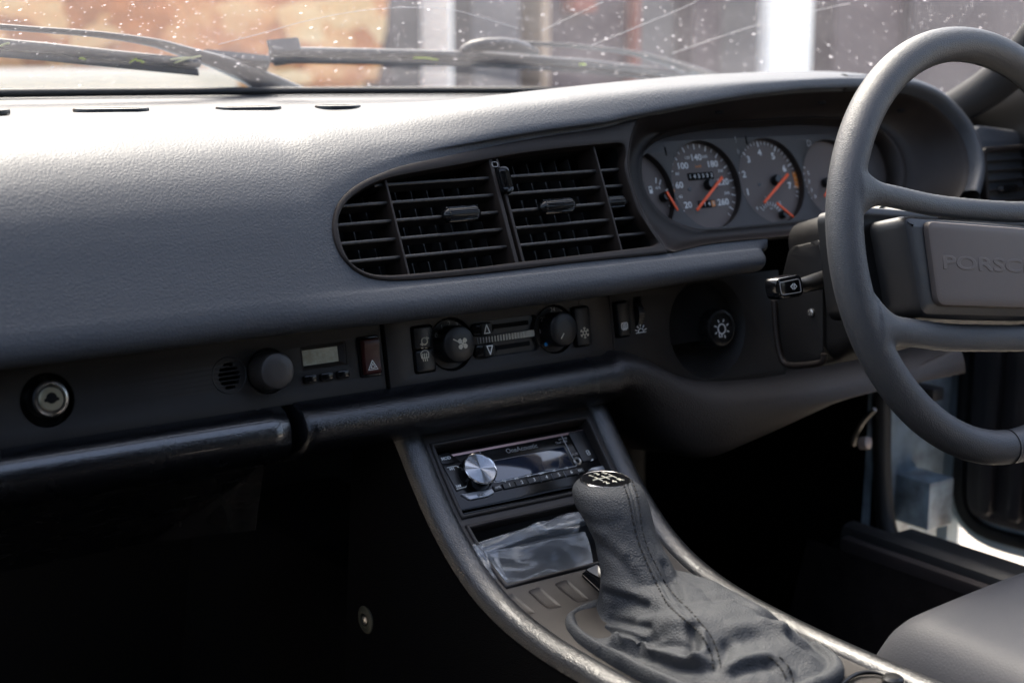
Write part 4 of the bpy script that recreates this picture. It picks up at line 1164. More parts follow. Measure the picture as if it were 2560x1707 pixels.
# spokes: flared where they run into the rim
def spoke(sgn, v_out, v_in, hw):
    pts = []; n_ = 26; u_out = sgn * math.sqrt(RW ** 2 - v_out ** 2) * .985
    rad = []
    for i in range(n_):
        k = i / (n_ - 1); u = lerp(u_out, -sgn * .006, k); v = lerp(v_out, v_in, sstep(0, .75, k))
        n = .004 - .020 * math.sin(min(1, k * 1.1) * math.pi / 2) ** 2
        pts.append(WR.P(u, v, n))
        fl = max(0, 1 - k / .24)
        rad.append((.0075 + .0065 * fl, hw + .0022 + .020 * fl ** 2.4))
    tube_geo(pts, rad, rim_v, rim_f, seg=20, up=WR.n)
for s in (-1, 1):
    spoke(s, .037, .034, .0080)
    spoke(s, -.078, -.082, .0105)
rw = mesh('rim', rim_v, rim_f, M_wheel, sw, None, label='leather covered rim flowing into its four spokes')
_m = rw.modifiers.new('skin', 'REMESH'); _m.mode = 'VOXEL'; _m.voxel_size = .0018; _m.use_smooth_shade = True
_m = rw.modifiers.new('soft', 'SMOOTH'); _m.factor = .5; _m.iterations = 10
# hub pad between the spokes
hubo = rbox([(-.098, -.0665), (.098, -.0665), (.113, .0205), (-.113, .0205)], .012, 6)
hp_ = plate('hub_pad', WR, hubo, M_hubd, sw, -.045, .050, .010)
hubi = rbox([(-.083, -.0575), (.083, -.0575), (.090, .0155), (-.090, .0155)], .010, 6)
plate('horn_pad', WR, hubi, M_hub, sw, .000, .0105, .004)
plate('hub_back', WR, rbox([(-.128, -.062), (.128, -.062), (.134, .034), (-.134, .034)], .012, 5), M_blackp, sw, -.075, .04, .006)
text('embossed_lettering', 'PORSCHE', WR, .0, -.0205, .0165, M_hub, hp_, .0103, ext=.0002, bev=.0005, sx=2.1)
tube('hub_trim', [WR.P(.0, -.064, -.006), WR.P(.09, -.064, -.006)], .0025, M_steel, sw, seg=8)

# ================================================================== CENTRE CONSOLE
CP = cat([V(q) for q in ((.05, .655), (.012, .609), (-.018, .574), (-.041, .5465), (-.072, .515), (-.11, .487), (-.15, .4695), (-.20, .459), (-.26, .4545), (-.34, .4525), (-.46, .4525), (-.70, .4525))], 8)
cs = [0]
for a_, b_ in zip(CP, CP[1:]): cs.append(cs[-1] + (b_ - a_).length)
def cpt(s):
    s = max(0, min(cs[-1] - 1e-6, s))
    for i in range(len(cs) - 1):
        if s <= cs[i + 1]:
            k = (s - cs[i]) / (cs[i + 1] - cs[i]); p = CP[i].lerp(CP[i + 1], k)
            j0, j1 = max(i - 1, 0), min(i + 2, len(CP) - 1); tg = (CP[j1] - CP[j0]).normalized()
            return p, V((tg.y, -tg.x))          # normal in (Y,Z): up / rearwards
    return CP[-1], V((0, 1))
def cS(x, s, n=0):
    p, nn = cpt(s)
    if nn.y < 0: nn = -nn
    return V((x, p.x + nn.x * n, p.y + nn.y * n))
def cray(px, n=-.006):
    """(x, s) where the view ray meets the console top"""
    r = ray(px); best = None; N2 = 500; prev = None
    for i in range(N2 + 1):
        s = cs[-1] * i / N2; q = cS(0, s, n); 
        f = (q.y - CAM.y) * r.z - (q.z - CAM.z) * r.y
        if prev is not None and f * prev[0] <= 0:
            k = prev[0] / (prev[0] - f) if prev[0] != f else 0
            s_ = lerp(prev[1], s, k); q = cS(0, s_, n); t_ = (q.y - CAM.y) / r.y
            return (CAM.x + r.x * t_, s_)
        prev = (f, s)
    return (0, 0)
def cl_x(s): return lerp(-.112, -.103, sstep(.15, .5, s))
def cr_x(s): return lerp(.101, .088, sstep(.12, .5, s))
con = thing('center_console', 'curved centre console with grained leather sides and brown plastic top', 'console', (0, -.2, .3))
SS = [cs[-1] * i / 110 for i in range(111)]
secL = [(.0155, -.008), (.0145, -.0052), (.0115, -.0020), (.006, -.0002), (.0005, -.0004), (-.0040, -.0024), (-.0070, -.0060), (-.0088, -.011), (-.0100, -.020), (-.011, -.035), (-.014, -.08), (-.02, -.16), (-.03, -.3)]
secL = [tuple(q) for q in cat([V(q) for q in secL], 3)]
secB = [q for q in secL if q[1] > -.016]; secP = [q for q in secL if q[1] < -.0105]
def side(x, s, dx, n):
    if n > -.02: return cS(x + dx, s, n)
    p = cS(x + dx, s, -.02); return V((p.x, p.y, p.z + (n + .02) * 1.25))
grid('side_bolster', [[side(cl_x(s), s, dx, n) for dx, n in secB] for s in SS], M_con, con, label='left grained leather console edge')
grid('side_panel', [[side(cl_x(s), s, dx + .0008, n) for dx, n in secP] for s in SS], M_carpet, con)  # shade on the lower leather side put in as a black panel
grid('side_bolster', [[side(cr_x(s), s, -dx, n) for dx, n in secB] for s in SS], M_con, con, label='right grained leather console edge')
grid('side_panel', [[side(cr_x(s), s, -dx - .0008, n) for dx, n in secP] for s in SS], M_carpet, con)
# pocket and radio openings in (x, s)
pk_t = cray(Dp(1036, 1220))[1]; pk_b = cray(Dp(1112, 1360))[1]
rd_t = cray(Dp(955, 1030))[1]; rd_b = cray(Dp(1030, 1205))[1] - .004
HXL = lambda s: cl_x(s) + .0205
HXR = lambda s: cr_x(s) - .0205
sb_ = [0.02, rd_t, rd_b, pk_t, pk_b, cs[-1]]
def patch(s0, s1, fx0, fx1, ns, nx):
    return [[cS(lerp(fx0(lerp(s0, s1, i / ns)), fx1(lerp(s0, s1, i / ns)), k / nx), lerp(s0, s1, i / ns), -.006) for k in range(nx + 1)] for i in range(ns + 1)]
iL = lambda s: cl_x(s) + .0145
iR = lambda s: cr_x(s) - .0145
top_ = []
for s0, s1, full, ns in ((sb_[0], rd_t, True, 4), (rd_t, rd_b, False, 10), (rd_b, pk_t, True, 3), (pk_t, pk_b, False, 10), (pk_b, cs[-1], True, 60)):
    if full: top_.append(patch(s0, s1, iL, iR, ns, 12))
    else: top_ += [patch(s0, s1, iL, HXL, ns, 2), patch(s0, s1, HXR, iR, ns, 2)]
vs_, fs = [], []
for g_ in top_:
    b0 = len(vs_); m_ = len(g_[0]); vs_ += [p for r_ in g_ for p in r_]
    for i in range(len(g_) - 1):
        for k in range(m_ - 1): fs.append((b0 + i * m_ + k, b0 + i * m_ + k + 1, b0 + (i + 1) * m_ + k + 1, b0 + (i + 1) * m_ + k))
mesh('top_panel', vs_, fs, M_conp, con, None, label='dusty brown plastic console top')
def hole_loop(s0, s1, n, ins_=0):
    L = []
    for i in range(13): s = lerp(s0 + ins_, s1 - ins_, i / 12); L.append(cS(HXL(s) + ins_, s, n))
    for i in range(1, 9): s = s1 - ins_; L.append(cS(lerp(HXL(s) + ins_, HXR(s) - ins_, i / 8), s, n))
    for i in range(1, 13): s = lerp(s1 - ins_, s0 + ins_, i / 12); L.append(cS(HXR(s) - ins_, s, n))
    for i in range(1, 8): s = s0 + ins_; L.append(cS(lerp(HXR(s) - ins_, HXL(s) + ins_, i / 8), s, n))
    return L
for nm, s0, s1, dp in (('radio_surround', rd_t, rd_b, -.045), ('pocket_surround', pk_t, pk_b, -.016)):
    rows = [hole_loop(s0, s1, n, i_) for n, i_ in ((-.0062, -.0022), (-.0045, -.0018), (-.0036, -.0006), (-.0036, .0004), (-.0046, .0014), (-.0075, .0018), (-.012, .0020), (dp, .0030))]
    grid(nm, rows, M_conp, con, close_u=True, sharp=70)
# pocket floor, a shallow tray sloping inwards
rows = []
for i in range(9):
    k = i / 8; s = lerp(pk_t + .003, pk_b - .003, k); dp = -.016 - .030 * math.sin(math.pi * min(1, (1 - k) * 1.02 * .62 + .0))
    rows.append([cS(lerp(HXL(s) + .003, HXR(s) - .003, j / 10), s, dp + (.0 if 0 < j < 10 else .0)) for j in range(11)])
grid('pocket_tray', rows, M_blackp, con)
for sd_ in (0, 1):
    rows = []
    for i in range(9):
        k = i / 8; s = lerp(pk_t + .003, pk_b - .003, k); x = HXL(s) + .003 if sd_ == 0 else HXR(s) - .003
        rows.append([cS(x, s, n) for n in (-.012, -.03, -.05)])
    grid('pocket_side', rows, M_blackp, con)
rows = [[cS(lerp(HXL(pk_t) + .003, HXR(pk_t) - .003, j / 4), pk_t + .003, n) for j in range(5)] for n in (-.012, -.03, -.05)]
grid('pocket_back', rows, M_blackp, con)
# blanking plates: raised outlines on the console top
def cstroke(name, pts, w_, n, mat_, parent, closed=True, rad=.0005):
    P = [cS(x, s, n) for x, s in pts]
    return tube(name, P, rad, mat_, parent, seg=6, closed=closed)
for q in (((754, 1385), (845, 1350), (1012, 1490), (910, 1515)), ((945, 1335), (1035, 1305), (1195, 1445), (1090, 1465)), ((1130, 1285), (1225, 1252), (1385, 1395), (1290, 1418))):
    c4 = [cray(Z8(*p)) for p in q]
    l_ = rbox(c4, .0035, 4)
    m2 = (sum(p[0] for p in l_) / len(l_), sum(p[1] for p in l_) / len(l_))
    rows = [[cS(m2[0] + (x - m2[0]) * f, m2[1] + (s - m2[1]) * f, n) for x, s in l_] for f, n in ((1.012, -.0061), (1.0, -.0057), (.990, -.0057), (.975, -.00592), (.5, -.0059), (.01, -.0059))]
    grid('blanking_plate', rows, M_conp, con, close_u=True, sharp=None)
# black switch beside the lever
c4 = [cray(Z8(*p)) for p in ((1325, 1225), (1420, 1180), (1520, 1330), (1470, 1362))]
l_ = rbox(c4, .003, 4); m2 = (sum(p[0] for p in l_) / len(l_), sum(p[1] for p in l_) / len(l_))
rows = [[cS(m2[0] + (x - m2[0]) * f, m2[1] + (s - m2[1]) * f, n) for x, s in l_] for f, n in ((1.05, -.0062), (1.04, -.0040), (1.0, -.0038), (.97, -.006), (.93, -.006), (.90, .0005), (.82, .0018), (.4, .0008), (.01, .0004))]
grid('window_switch', rows, M_gloss, con, close_u=True, sharp=40)
# chromed ashtray edge at the bottom right corner
pt = [cray(W1(*q), -.004) for q in ((1700, 1440), (1790, 1360), (1860, 1328), (1960, 1325), (2030, 1355), (2080, 1400))]
tube('tray_trim', [cS(x, s, -.003) for x, s in [tuple(q) for q in cat([V(q) for q in pt], 5)]], .0018, M_blackp, con, seg=10)
p = cray(W1(2050, 1365), -.002); lathe('tray_button', Fr(cS(p[0], p[1], -.006), 90), 0, 0, [(.008, 0), (.008, .006), (.006, .008), (0, .0085)], M_blackp, con, 24)
# fixing clip low on the console side
cp_ = onX(Dp(843, 1422), -.131)
CF = Fr(cp_, 0); CF.u = V((0, 1, 0)); CF.v = V((0, 0, 1)); CF.n = V((-1, 0, 0))
sc_ = lathe('fixing_screw', CF, 0, 0, [(.013, -.004), (.013, .002), (.011, .003), (.006, .0032), (.005, .001), (0, .001)], mat('clip plastic', (.035, .035, .022), .6), con, 24)
lathe('screw_head', CF, 0, 0, [(.0045, .001), (.0045, .003), (.003, .004), (0, .0042)], M_steel, sc_, 16)

# ================================================================== CAR RADIO
rad_ = thing('car_radio', 'black single slot car radio with round silver knob in the console', 'car radio', RAD.P(0, 0, 0))
def ru(x, y, n=0): return RAD.uv(W8(x, y), n)
uL, uR = -.0915, .0885
vT = ru(190, 410)[1] + .0035; vB = ru(440, 980)[1] - .004
N0 = -.012
tr_o = rbox([(uL - .0095, vB - .012), (uR + .0085, vB - .012), (uR + .0085, vT + .008), (uL - .0095, vT + .008)], .004, 4)
tr_i = rbox([(uL, vB), (uR, vB), (uR, vT), (uL, vT)], .003, 4)
rows = [[RAD.P(x, y, n) for x, y in l] for l, n in ((tr_o, N0 - .012), (tr_o, N0), (rbox([(uL - .0085, vB - .011), (uR + .0075, vB - .011), (uR + .0075, vT + .007), (uL - .0085, vT + .007)], .004, 4), N0 + .001), (rbox([(uL - .002, vB - .002), (uR + .002, vB - .002), (uR + .002, vT + .002), (uL - .002, vT + .002)], .003, 4), N0 + .0055), (rbox([(uL - .001, vB - .001), (uR + .001, vB - .001), (uR + .001, vT + .001), (uL - .001, vT + .001)], .003, 4), N0 + .0055), (tr_i, N0 + .002), (tr_i, N0 - .01))]
grid('trim_ring', rows, M_gloss, rad_, close_u=True, sharp=25)
face = rbox([(uL + .001, vB + .001), (uR - .001, vB + .001), (uR - .001, vT - .001), (uL + .001, vT - .001)], .003, 4)
fpl = plate('faceplate', RAD, face, M_gloss, rad_, N0 - .008, .014, .0014)
F0 = N0 + .006          # faceplate surface
s0_, s1_ = ru(360, 408, F0), ru(1935, 138, F0)
plate('accent_strip', RAD, [(s0_[0], s1_[1] - .0012), (uR - .006, s1_[1] - .0012), (uR - .004, s1_[1] + .0012), (s0_[0] - .002, s1_[1] + .0012)], M_rose, rad_, F0 - .0002, .0007, .0002)
scr = [ru(800, 490, F0), ru(1600, 345, F0), ru(1715, 560, F0), ru(900, 710, F0)]
sb0, sb1 = scr[3][1], scr[0][1]
sxl, sxr = ru(880, 600, F0)[0], ru(1660, 440, F0)[0]
plate('screen', RAD, rbox([(sxl - .006, sb0), (sxr, sb0), (sxr, sb1), (sxl - .006, sb1)], .001, 3), M_screen, rad_, F0 - .0002, .0006, .0002)
lens_o = rbox([(sxl - .008, sb0 - .0008), (sxr + .004, sb0 - .0008), (sxr + .004, sb1 + .0125), (sxl - .008, sb1 + .0125)], .0015, 3)
plate('lens_edge', RAD, [lens_o, offset(lens_o, .0006)], M_silverp, rad_, F0, .0004, .0001)
tline = ru(1150, 355, F0)
text('maker_lettering', 'OneAcoustic', RAD, tline[0], tline[1], .0066, M_grey, rad_, F0 + .0005)
p = ru(1580, 285, F0); text('model_lettering', 'Dual USB', RAD, p[0], p[1], .0034, M_grey, rad_, F0 + .0005)
p = ru(1595, 250, F0); text('model_lettering', 'OA-9900', RAD, p[0], p[1], .0026, M_grey, rad_, F0 + .0005)
# volume knob: spun aluminium front
kc = ru(700, 570, F0 + .012)
KR = .0158
vk = lathe('volume_knob', RAD, kc[0], kc[1], [(KR * 1.04, F0 - .001), (KR * 1.03, F0 + .006), (KR * 1.0, F0 + .0115)], M_gloss, rad_, 72)
lathe('knob_ring', RAD, kc[0], kc[1], [(KR * .995, F0 + .0112), (KR * 1.0, F0 + .0126), (KR * .97, F0 + .0132), (KR * .93, F0 + .0128), (KR * .90, F0 + .0122)], M_chrome, vk, 72)
seg = 72; vs_, fs = [], []
NG = 90
for i in range(NG):
    r_ = KR * .91 * (i + .02) / (NG - 1); n_ = .0124 + (.00004 if i % 2 else 0)
    vs_ += [RAD.P(kc[0] + r_ * math.cos(2 * math.pi * k / seg), kc[1] + r_ * math.sin(2 * math.pi * k / seg), F0 + n_) for k in range(seg)]
for i in range(NG - 1):
    for k in range(seg): fs.append((i * seg + k, i * seg + (k + 1) % seg, (i + 1) * seg + (k + 1) % seg, (i + 1) * seg + k))
mesh('knob_face', vs_, fs, mat('turned aluminium', (.30, .31, .33), .16, metal=1), vk, 5)
# left buttons
def rbtn(name, quad, mat_, h=.0016, n0=0, bev=.0006, parent=None):
    return plate(name, RAD, rbox([ru(x, y, F0) for x, y in quad], .0008, 3), mat_, parent or rad_, F0 + n0 - .0004, h, bev)
bt = rbtn('mode_button', ((232, 428), (345, 400), (490, 500), (280, 530)), M_blackp)
p = ru(320, 468, F0); text('lettering', 'MOD', RAD, p[0], p[1], .0042, M_white, bt, F0 + .0014, bold=.0001)
bt = rbtn('track_button', ((290, 545), (430, 510), (510, 640), (580, 770), (440, 822)), M_blackp)
plates('track_line', RAD, stroke([ru(330, 570, F0), ru(430, 550, F0), ru(490, 585, F0)], .0006) + stroke([ru(437, 803, F0), ru(535, 780, F0), ru(557, 730, F0)], .0006), M_white, bt, F0 + .0013)
def skip(c, s, k):
    x, y = c; return [[(x, y + s), (x + k * s * 1.3, y), (x, y - s)], [(x + k * s * 1.3, y + s), (x + k * s * 2.6, y), (x + k * s * 1.3, y - s)], [(x + k * s * 2.7, y + s), (x + k * s * 3.1, y + s), (x + k * s * 3.1, y - s), (x + k * s * 2.7, y - s)]]
c1_ = ru(358, 587, F0); c2_ = ru(480, 765, F0)
plates('skip_symbol', RAD, skip(c1_, .0015, 1) + skip(c2_, .0015, -1), M_white, bt, F0 + .0013)
bt = rbtn('band_button', ((480, 860), (820, 800), (850, 842), (775, 880), (580, 920)), M_silverp, .0024, 0, .0008)
p = ru(690, 856, F0); text('lettering', 'BND', RAD, p[0], p[1] - .0014, .0036, M_blackp, bt, F0 + .0022)
bt = rbtn('release_button', ((1870, 600), (1905, 570), (2110, 530), (2125, 560), (2060, 600)), M_silverp, .0024, 0, .0008)
icons = ['>||', 'INT', 'RPT', 'RDM', '-10', '+10']
pv = ru(1010, 758, F0)[1]
for i in range(6):
    c_ = ru(lerp(1008, 1685, i / 5), lerp(760, 632, i / 5), F0)
    u = c_[0]; v = pv
    bt = plate('preset_button', RAD, rrect(u, v, .0128, .0058, .0006), M_blackp, rad_, F0 - .0004, .0022, .0006)
    text('numeral', str(i + 1), RAD, u + .0004, v, .0048, M_white, bt, F0 + .0019)
    plates('button_glint', RAD, [rrect(u + .0080, v, .0016, .0058, .0003)], M_silverp, bt, F0, .0010)
    text('function_lettering', icons[i], RAD, u - .0020, v + .0056, .0026, M_white, rad_, F0 + .0003, bold=.0001)
for q, s_ in (((885, 785), 'AMS'), ((1785, 608), 'ESC')):
    c_ = ru(*q, F0); bt = plate('small_button', RAD, rrect(c_[0], pv, .0088, .0052, .0006), M_blackp, rad_, F0 - .0004, .002, .0006)
    text('lettering', s_, RAD, c_[0], pv, .0030, M_white, bt, F0 + .0017)
jc = ru(1755, 492, F0)
lathe('aux_socket', RAD, jc[0], jc[1], [(.0042, F0 - .0002), (.0042, F0 + .001), (.0034, F0 + .0016), (.0024, F0 + .0012), (.0020, F0 - .002), (0, F0 - .002)], M_steel, rad_, 32)
p = ru(1730, 415, F0); text('lettering', 'AUX', RAD, p[0], p[1], .0034, M_grey, rad_, F0 + .0003)
usb = plate('usb_flap', RAD, rbox([(sxr + .012, sb0 + .002), (uR - .006, sb0 + .002), (uR - .006, sb1 + .013), (sxr + .012, sb1 + .013)], .0015, 3), M_blackp, rad_, F0 - .0004, .0014, .0005)
p = ru(1868, 405, F0); plates('usb_symbol', RAD, stroke(rrect(p[0], p[1], .0030, .0046, .0008, k=2), .0005, True) + stroke([(p[0] - .0006, p[1] - .001), (p[0] + .0006, p[1] + .001)], .0005), M_white, usb, F0 + .0011)
p = ru(1935, 335, F0); plates('charge_symbol', RAD, stroke([(p[0] + .0006, p[1] + .0022), (p[0] - .0008, p[1] + .0002), (p[0] + .0008, p[1] - .0002), (p[0] - .0006, p[1] - .0022)], .0005), M_white, usb, F0 + .0011)
p = ru(1905, 485, F0); plates('pull_mark', RAD, [[(p[0] - .002, p[1] - .0008), (p[0] + .002, p[1] - .0004), (p[0] + .002, p[1] + .0012)]], M_white, usb, F0 + .0011)

# ================================================================== PLASTIC BAG IN THE POCKET
m = bpy.data.materials.new('clear plastic film'); m.use_nodes = True
t = m.node_tree; t.nodes.remove(t.nodes['Principled BSDF']); out = t.nodes['Material Output']
tr = t.nodes.new('ShaderNodeBsdfTransparent'); tr.inputs[0].default_value = (.92, .94, .97, 1)
gl_ = t.nodes.new('ShaderNodeBsdfGlossy'); gl_.inputs['Roughness'].default_value = .2; gl_.inputs[0].default_value = (.9, .95, 1, 1)
df = t.nodes.new('ShaderNodeBsdfDiffuse'); df.inputs[0].default_value = (.72, .76, .8, 1)
fr_ = t.nodes.new('ShaderNodeLayerWeight'); fr_.inputs['Blend'].default_value = .28
mx1 = t.nodes.new('ShaderNodeMixShader'); mx2 = t.nodes.new('ShaderNodeMixShader'); mx1.inputs[0].default_value = .10
mr = t.nodes.new('ShaderNodeMapRange'); mr.inputs['To Min'].default_value = .04; mr.inputs['To Max'].default_value = .30
t.links.new(fr_.outputs['Fresnel'], mr.inputs[0]); t.links.new(mr.outputs[0], mx2.inputs[0])
t.links.new(tr.outputs[0], mx1.inputs[1]); t.links.new(df.outputs[0], mx1.inputs[2]); t.links.new(mx1.outputs[0], mx2.inputs[1]); t.links.new(gl_.outputs[0], mx2.inputs[2]); t.links.new(mx2.outputs[0], out.inputs['Surface'])
M_film = m
bag = thing('plastic_bag', 'crumpled clear plastic bag stuffed in the console pocket', 'plastic bag', cS(0, lerp(pk_t, pk_b, .5), -.015))
def film(name, corners, amp, seed, nx=46, ny=24, base=-.008):
    """crumpled sheet spread between four (x,s) corners, height off the pocket"""
    rows = []
    for j in range(ny + 1):
        v = j / ny; row = []
        for i in range(nx + 1):
            u = i / nx
            a = V(corners[0]).lerp(V(corners[1]), u); b_ = V(corners[3]).lerp(V(corners[2]), u); p = a.lerp(b_, v)
            q = V((u * 2.6 + seed, v * 1.5, seed))
            h = p.z + amp * (noise.noise(q * .7) + .55 * abs(noise.noise(q * 1.5)) - .2 + .05 * abs(noise.noise(q * 4.3)))
            e = 6 * min(u, 1 - u, v, 1 - v)
            row.append(cS(p.x + .003 * noise.noise(q + V((9, 0, 0))), p.y + .003 * noise.noise(q + V((0, 7, 0))), base + h * min(1, .5 + e)))
        rows.append(row)
    return grid(name, rows, M_film, bag, sharp=None)
def bq(x, y, h): a = cray(Dp(x, y), -.012); return (a[0], a[1], h)
film('body', [bq(1085, 1272, .0), bq(1345, 1218, .004), bq(1368, 1292, .0), bq(1122, 1352, .0)], .006, 3.1, base=-.014)
film('fold', [bq(1080, 1258, .004), bq(1330, 1188, .010), bq(1348, 1222, .014), bq(1090, 1290, .006)], .004, 8.4, 40, 14, base=-.008)
film('flap', [bq(1205, 1228, .010), bq(1330, 1190, .014), bq(1312, 1264, .020), bq(1235, 1250, .016)], .0035, 1.7, 24, 14, base=-.006)
film('corner', [bq(1078, 1262, .006), bq(1135, 1262, .008), bq(1165, 1345, .006), bq(1112, 1350, .002)], .006, 5.9, 24, 24, base=-.010)

# ================================================================== GEAR LEVER
gear = thing('gear_lever', 'gear lever with grey leather gaiter and shift pattern cap', 'gear lever', (-.008, -.27, .456))
NT = 240
from mathutils.bvhtree import BVHTree
def base_pt(th, f):
    """outline of the gaiter base, th=0 to the right, growing anticlockwise from above"""
    cx, cy, hx, hy, pw = -.012, -.274, .073, .112, 3.6
    c_, s_ = math.cos(th), math.sin(th)
    r_ = (abs(c_ / hx) ** pw + abs(s_ / hy) ** pw) ** (-1 / pw)
    return V((cx + r_ * c_ * f, cy + r_ * s_ * f))
ZC = .4475
rows = []
# rim bead, then the leather tent, then the column
for f, dz in [(1.0, -.004), (1.012, .003), (1.008, .0085), (.985, .0125), (.955, .0135), (.925, .0118), (.900, .0085)]:
    row = []
    for k in range(NT):
        th = 2 * math.pi * k / NT; p = base_pt(th, f)
        row.append(V((p.x, p.y, ZC + dz + .0012 * noise.noise(V((math.cos(th) * 3, math.sin(th) * 3, f))))))
    rows.append(row)
COL0 = V((-.003, -.190, .486)); CR0 = .0305
NR = 56
for i in range(1, NR + 1):
    g_ = i / NR; row = []
    for k in range(NT):
        th = 2 * math.pi * k / NT
        bp = base_pt(th, .90)
        cp = V((COL0.x + CR0 * math.cos(th), COL0.y + CR0 * 1.05 * math.sin(th)))
        # rear and right carry the tent high, front and left drop straight to the console
        back = sstep(.25, .95, .5 - .5 * math.cos(th - R(112)))
        p = bp.lerp(cp, g_)
        zf = ZC + .0055 + (COL0.z - ZC - .0055) * g_ ** 8.0
        zr = ZC + .0085 + (COL0.z - ZC - .0085) * (1 - (1 - g_) ** 1.9) + .005 * math.sin(math.pi * g_)
        z = lerp(zf, zr, back) + .0022 * noise.noise(V((p.x * 45, p.y * 45, 2))) * (1 - g_ ** 2)
        row.append(V((p.x, p.y, z)))
    rows.append(row)
axis = cat([COL0, V((-.003, -.183, .497)), V((-.003, -.174, .509)), V((-.003, -.164, .522)), V((-.003, -.154, .536)), V((-.003, -.148, .5475)), V((-.003, -.1455, .5545))], 7)
crad = cat([V((CR0, 0)), V((.0285, 0)), V((.0268, 0)), V((.0278, 0)), V((.0303, 0)), V((.0285, 0)), V((.0208, 0))], 7)
nrm = V((-.03, -.05, 1)).normalized()
for i in range(2, len(axis)):
    k_ = i / (len(axis) - 1); row = []
    for k in range(NT):
        th = 2 * math.pi * k / NT
        rr = crad[i].x + .0016 * noise.noise(V((math.cos(th) * 1.6, math.sin(th) * 1.6 + 5, k_ * 3))) * (1 - k_)
        row.append(axis[i] + V((rr * math.cos(th), rr * 1.05 * math.sin(th), 0)))
    rows.append(row)
gv = [p for r_ in rows for p in r_]
gf = [(i * NT + k, i * NT + (k + 1) % NT, (i + 1) * NT + (k + 1) % NT, (i + 1) * NT + k) for i in range(len(rows) - 1) for k in range(NT)]
def vnormals():
    N = [V((0, 0, 0)) for _ in gv]
    for f in gf:
        n_ = (gv[f[1]] - gv[f[0]]).cross(gv[f[3]] - gv[f[0]])
        for j in f: N[j] += n_
    out = []
    for j, n_ in enumerate(N):
        n_.normalize(); out.append(n_)
    c_ = COL0
    if out[len(out) - NT * 10].dot(gv[len(out) - NT * 10] - axis[-10]) < 0: out = [-n_ for n_ in out]
    return out
def hits(pts, per=6):
    """points of the leather under a run of sight lines"""
    T = BVHTree.FromPolygons([tuple(p) for p in gv], gf); out = []
    for q in cat([V(W1(*p)) for p in pts], per):
        h = T.ray_cast(CAM, ray((q.x, q.y)).normalized())
        if h[0] is not None: out.append(h[0])
    return out
def segd(p, poly):
    best = 1e9
    for a_, b_ in zip(poly, poly[1:]):
        e = b_ - a_; t_ = max(0, min(1, (p - a_).dot(e) / max(e.length_squared, 1e-12)))
        d_ = (p - a_ - e * t_).length
        if d_ < best: best = d_
    return best
def press(lines):
    N = vnormals(); D_ = [0.0] * len(gv)
    for poly, amp, wd in lines:
        if len(poly) < 2: continue
        lo = V((min(p.x for p in poly), min(p.y for p in poly), min(p.z for p in poly))) - V((1, 1, 1)) * wd * 2.6
        hi = V((max(p.x for p in poly), max(p.y for p in poly), max(p.z for p in poly))) + V((1, 1, 1)) * wd * 2.6
        for j, p in enumerate(gv):
            if lo.x < p.x < hi.x and lo.y < p.y < hi.y and lo.z < p.z < hi.z:
                D_[j] += amp * math.exp(-(segd(p, poly) / wd) ** 2)
    for j in range(len(gv)): gv[j] = gv[j] + N[j] * D_[j]
press([(hits(p, 4), a_, w_) for p, a_, w_ in (
    # broad swells and hollows of the sagging leather
    (((690, 1095), (760, 1050), (850, 1040)), .0060, .0090), (((560, 1035), (680, 1010), (770, 1000)), .0035, .0080),
    (((960, 1010), (1100, 975), (1260, 960)), .0035, .0130), (((1140, 1060), (1260, 1050), (1380, 1075)), .0030, .0090),
    (((220, 980), (290, 1040), (345, 1085)), -.0040, .0085), (((400, 950), (520, 915), (640, 950)), -.0035, .0070),
    (((1010, 1180), (1120, 1130), (1240, 1100)), -.0040, .0080), (((560, 1150), (640, 1128), (690, 1105)), -.0060, .0070))])
press([(hits(p, 5), a_ * 1.25, w_) for p, a_, w_ in (
    # folds: a rounded crest with a tight crease beside it
    (((430, 1128), (600, 1186), (800, 1250), (940, 1268)), .0060, .0052), (((400, 1158), (590, 1222), (790, 1290), (930, 1300)), -.0035, .0032),
    (((905, 1250), (938, 1180), (925, 1090)), .0050, .0042), (((868, 1060), (884, 1130), (880, 1200)), -.0060, .0045),
    (((1395, 1060), (1440, 1150), (1560, 1235)), .0030, .0060), (((1432, 1105), (1475, 1150), (1540, 1192)), -.0030, .0040),
    (((1090, 1290), (1200, 1244), (1330, 1234), (1425, 1310)), .0042, .0056), (((1120, 1322), (1200, 1290), (1320, 1275)), -.0036, .0040),
    (((1300, 985), (1420, 1035), (1560, 1120)), -.0030, .0036), (((1290, 1010), (1400, 1062), (1530, 1150)), .0028, .0042),
    (((715, 690), (740, 760), (790, 880)), -.0030, .0045), (((300, 560), (420, 640), (560, 800)), -.0014, .0042),
    (((350, 800), (450, 830), (600, 880)), .0020, .0050), (((360, 850), (460, 880), (600, 925)), -.0022, .0034),
    (((380, 1005), (500, 1030), (610, 1055)), -.0032, .0038), (((385, 1050), (500, 1075), (600, 1100)), .0030, .0042),
    (((240, 420), (330, 450), (440, 430)), -.0008, .0045), (((300, 480), (370, 520), (470, 620)), .0010, .0045),
    (((1000, 1290), (1055, 1230), (1075, 1165)), -.0040, .0042), (((800, 740), (900, 800), (1010, 900)), -.0012, .0040),
    (((830, 900), (960, 880), (1120, 870)), -.0014, .0036), (((1150, 900), (1280, 950), (1390, 1020)), -.0016, .0036),
    (((640, 1180), (740, 1150), (840, 1160)), -.0030, .0034))])
seamA = ((452, 180), (490, 270), (510, 350), (530, 450), (560, 560), (600, 660), (650, 770), (710, 890), (765, 955), (850, 1025), (930, 1105), (980, 1200), (1000, 1300))
seamB = ((515, 185), (545, 270), (565, 380), (578, 480), (612, 590), (655, 680), (712, 790), (765, 862), (850, 945), (930, 1035), (990, 1120), (1022, 1200), (1042, 1300))
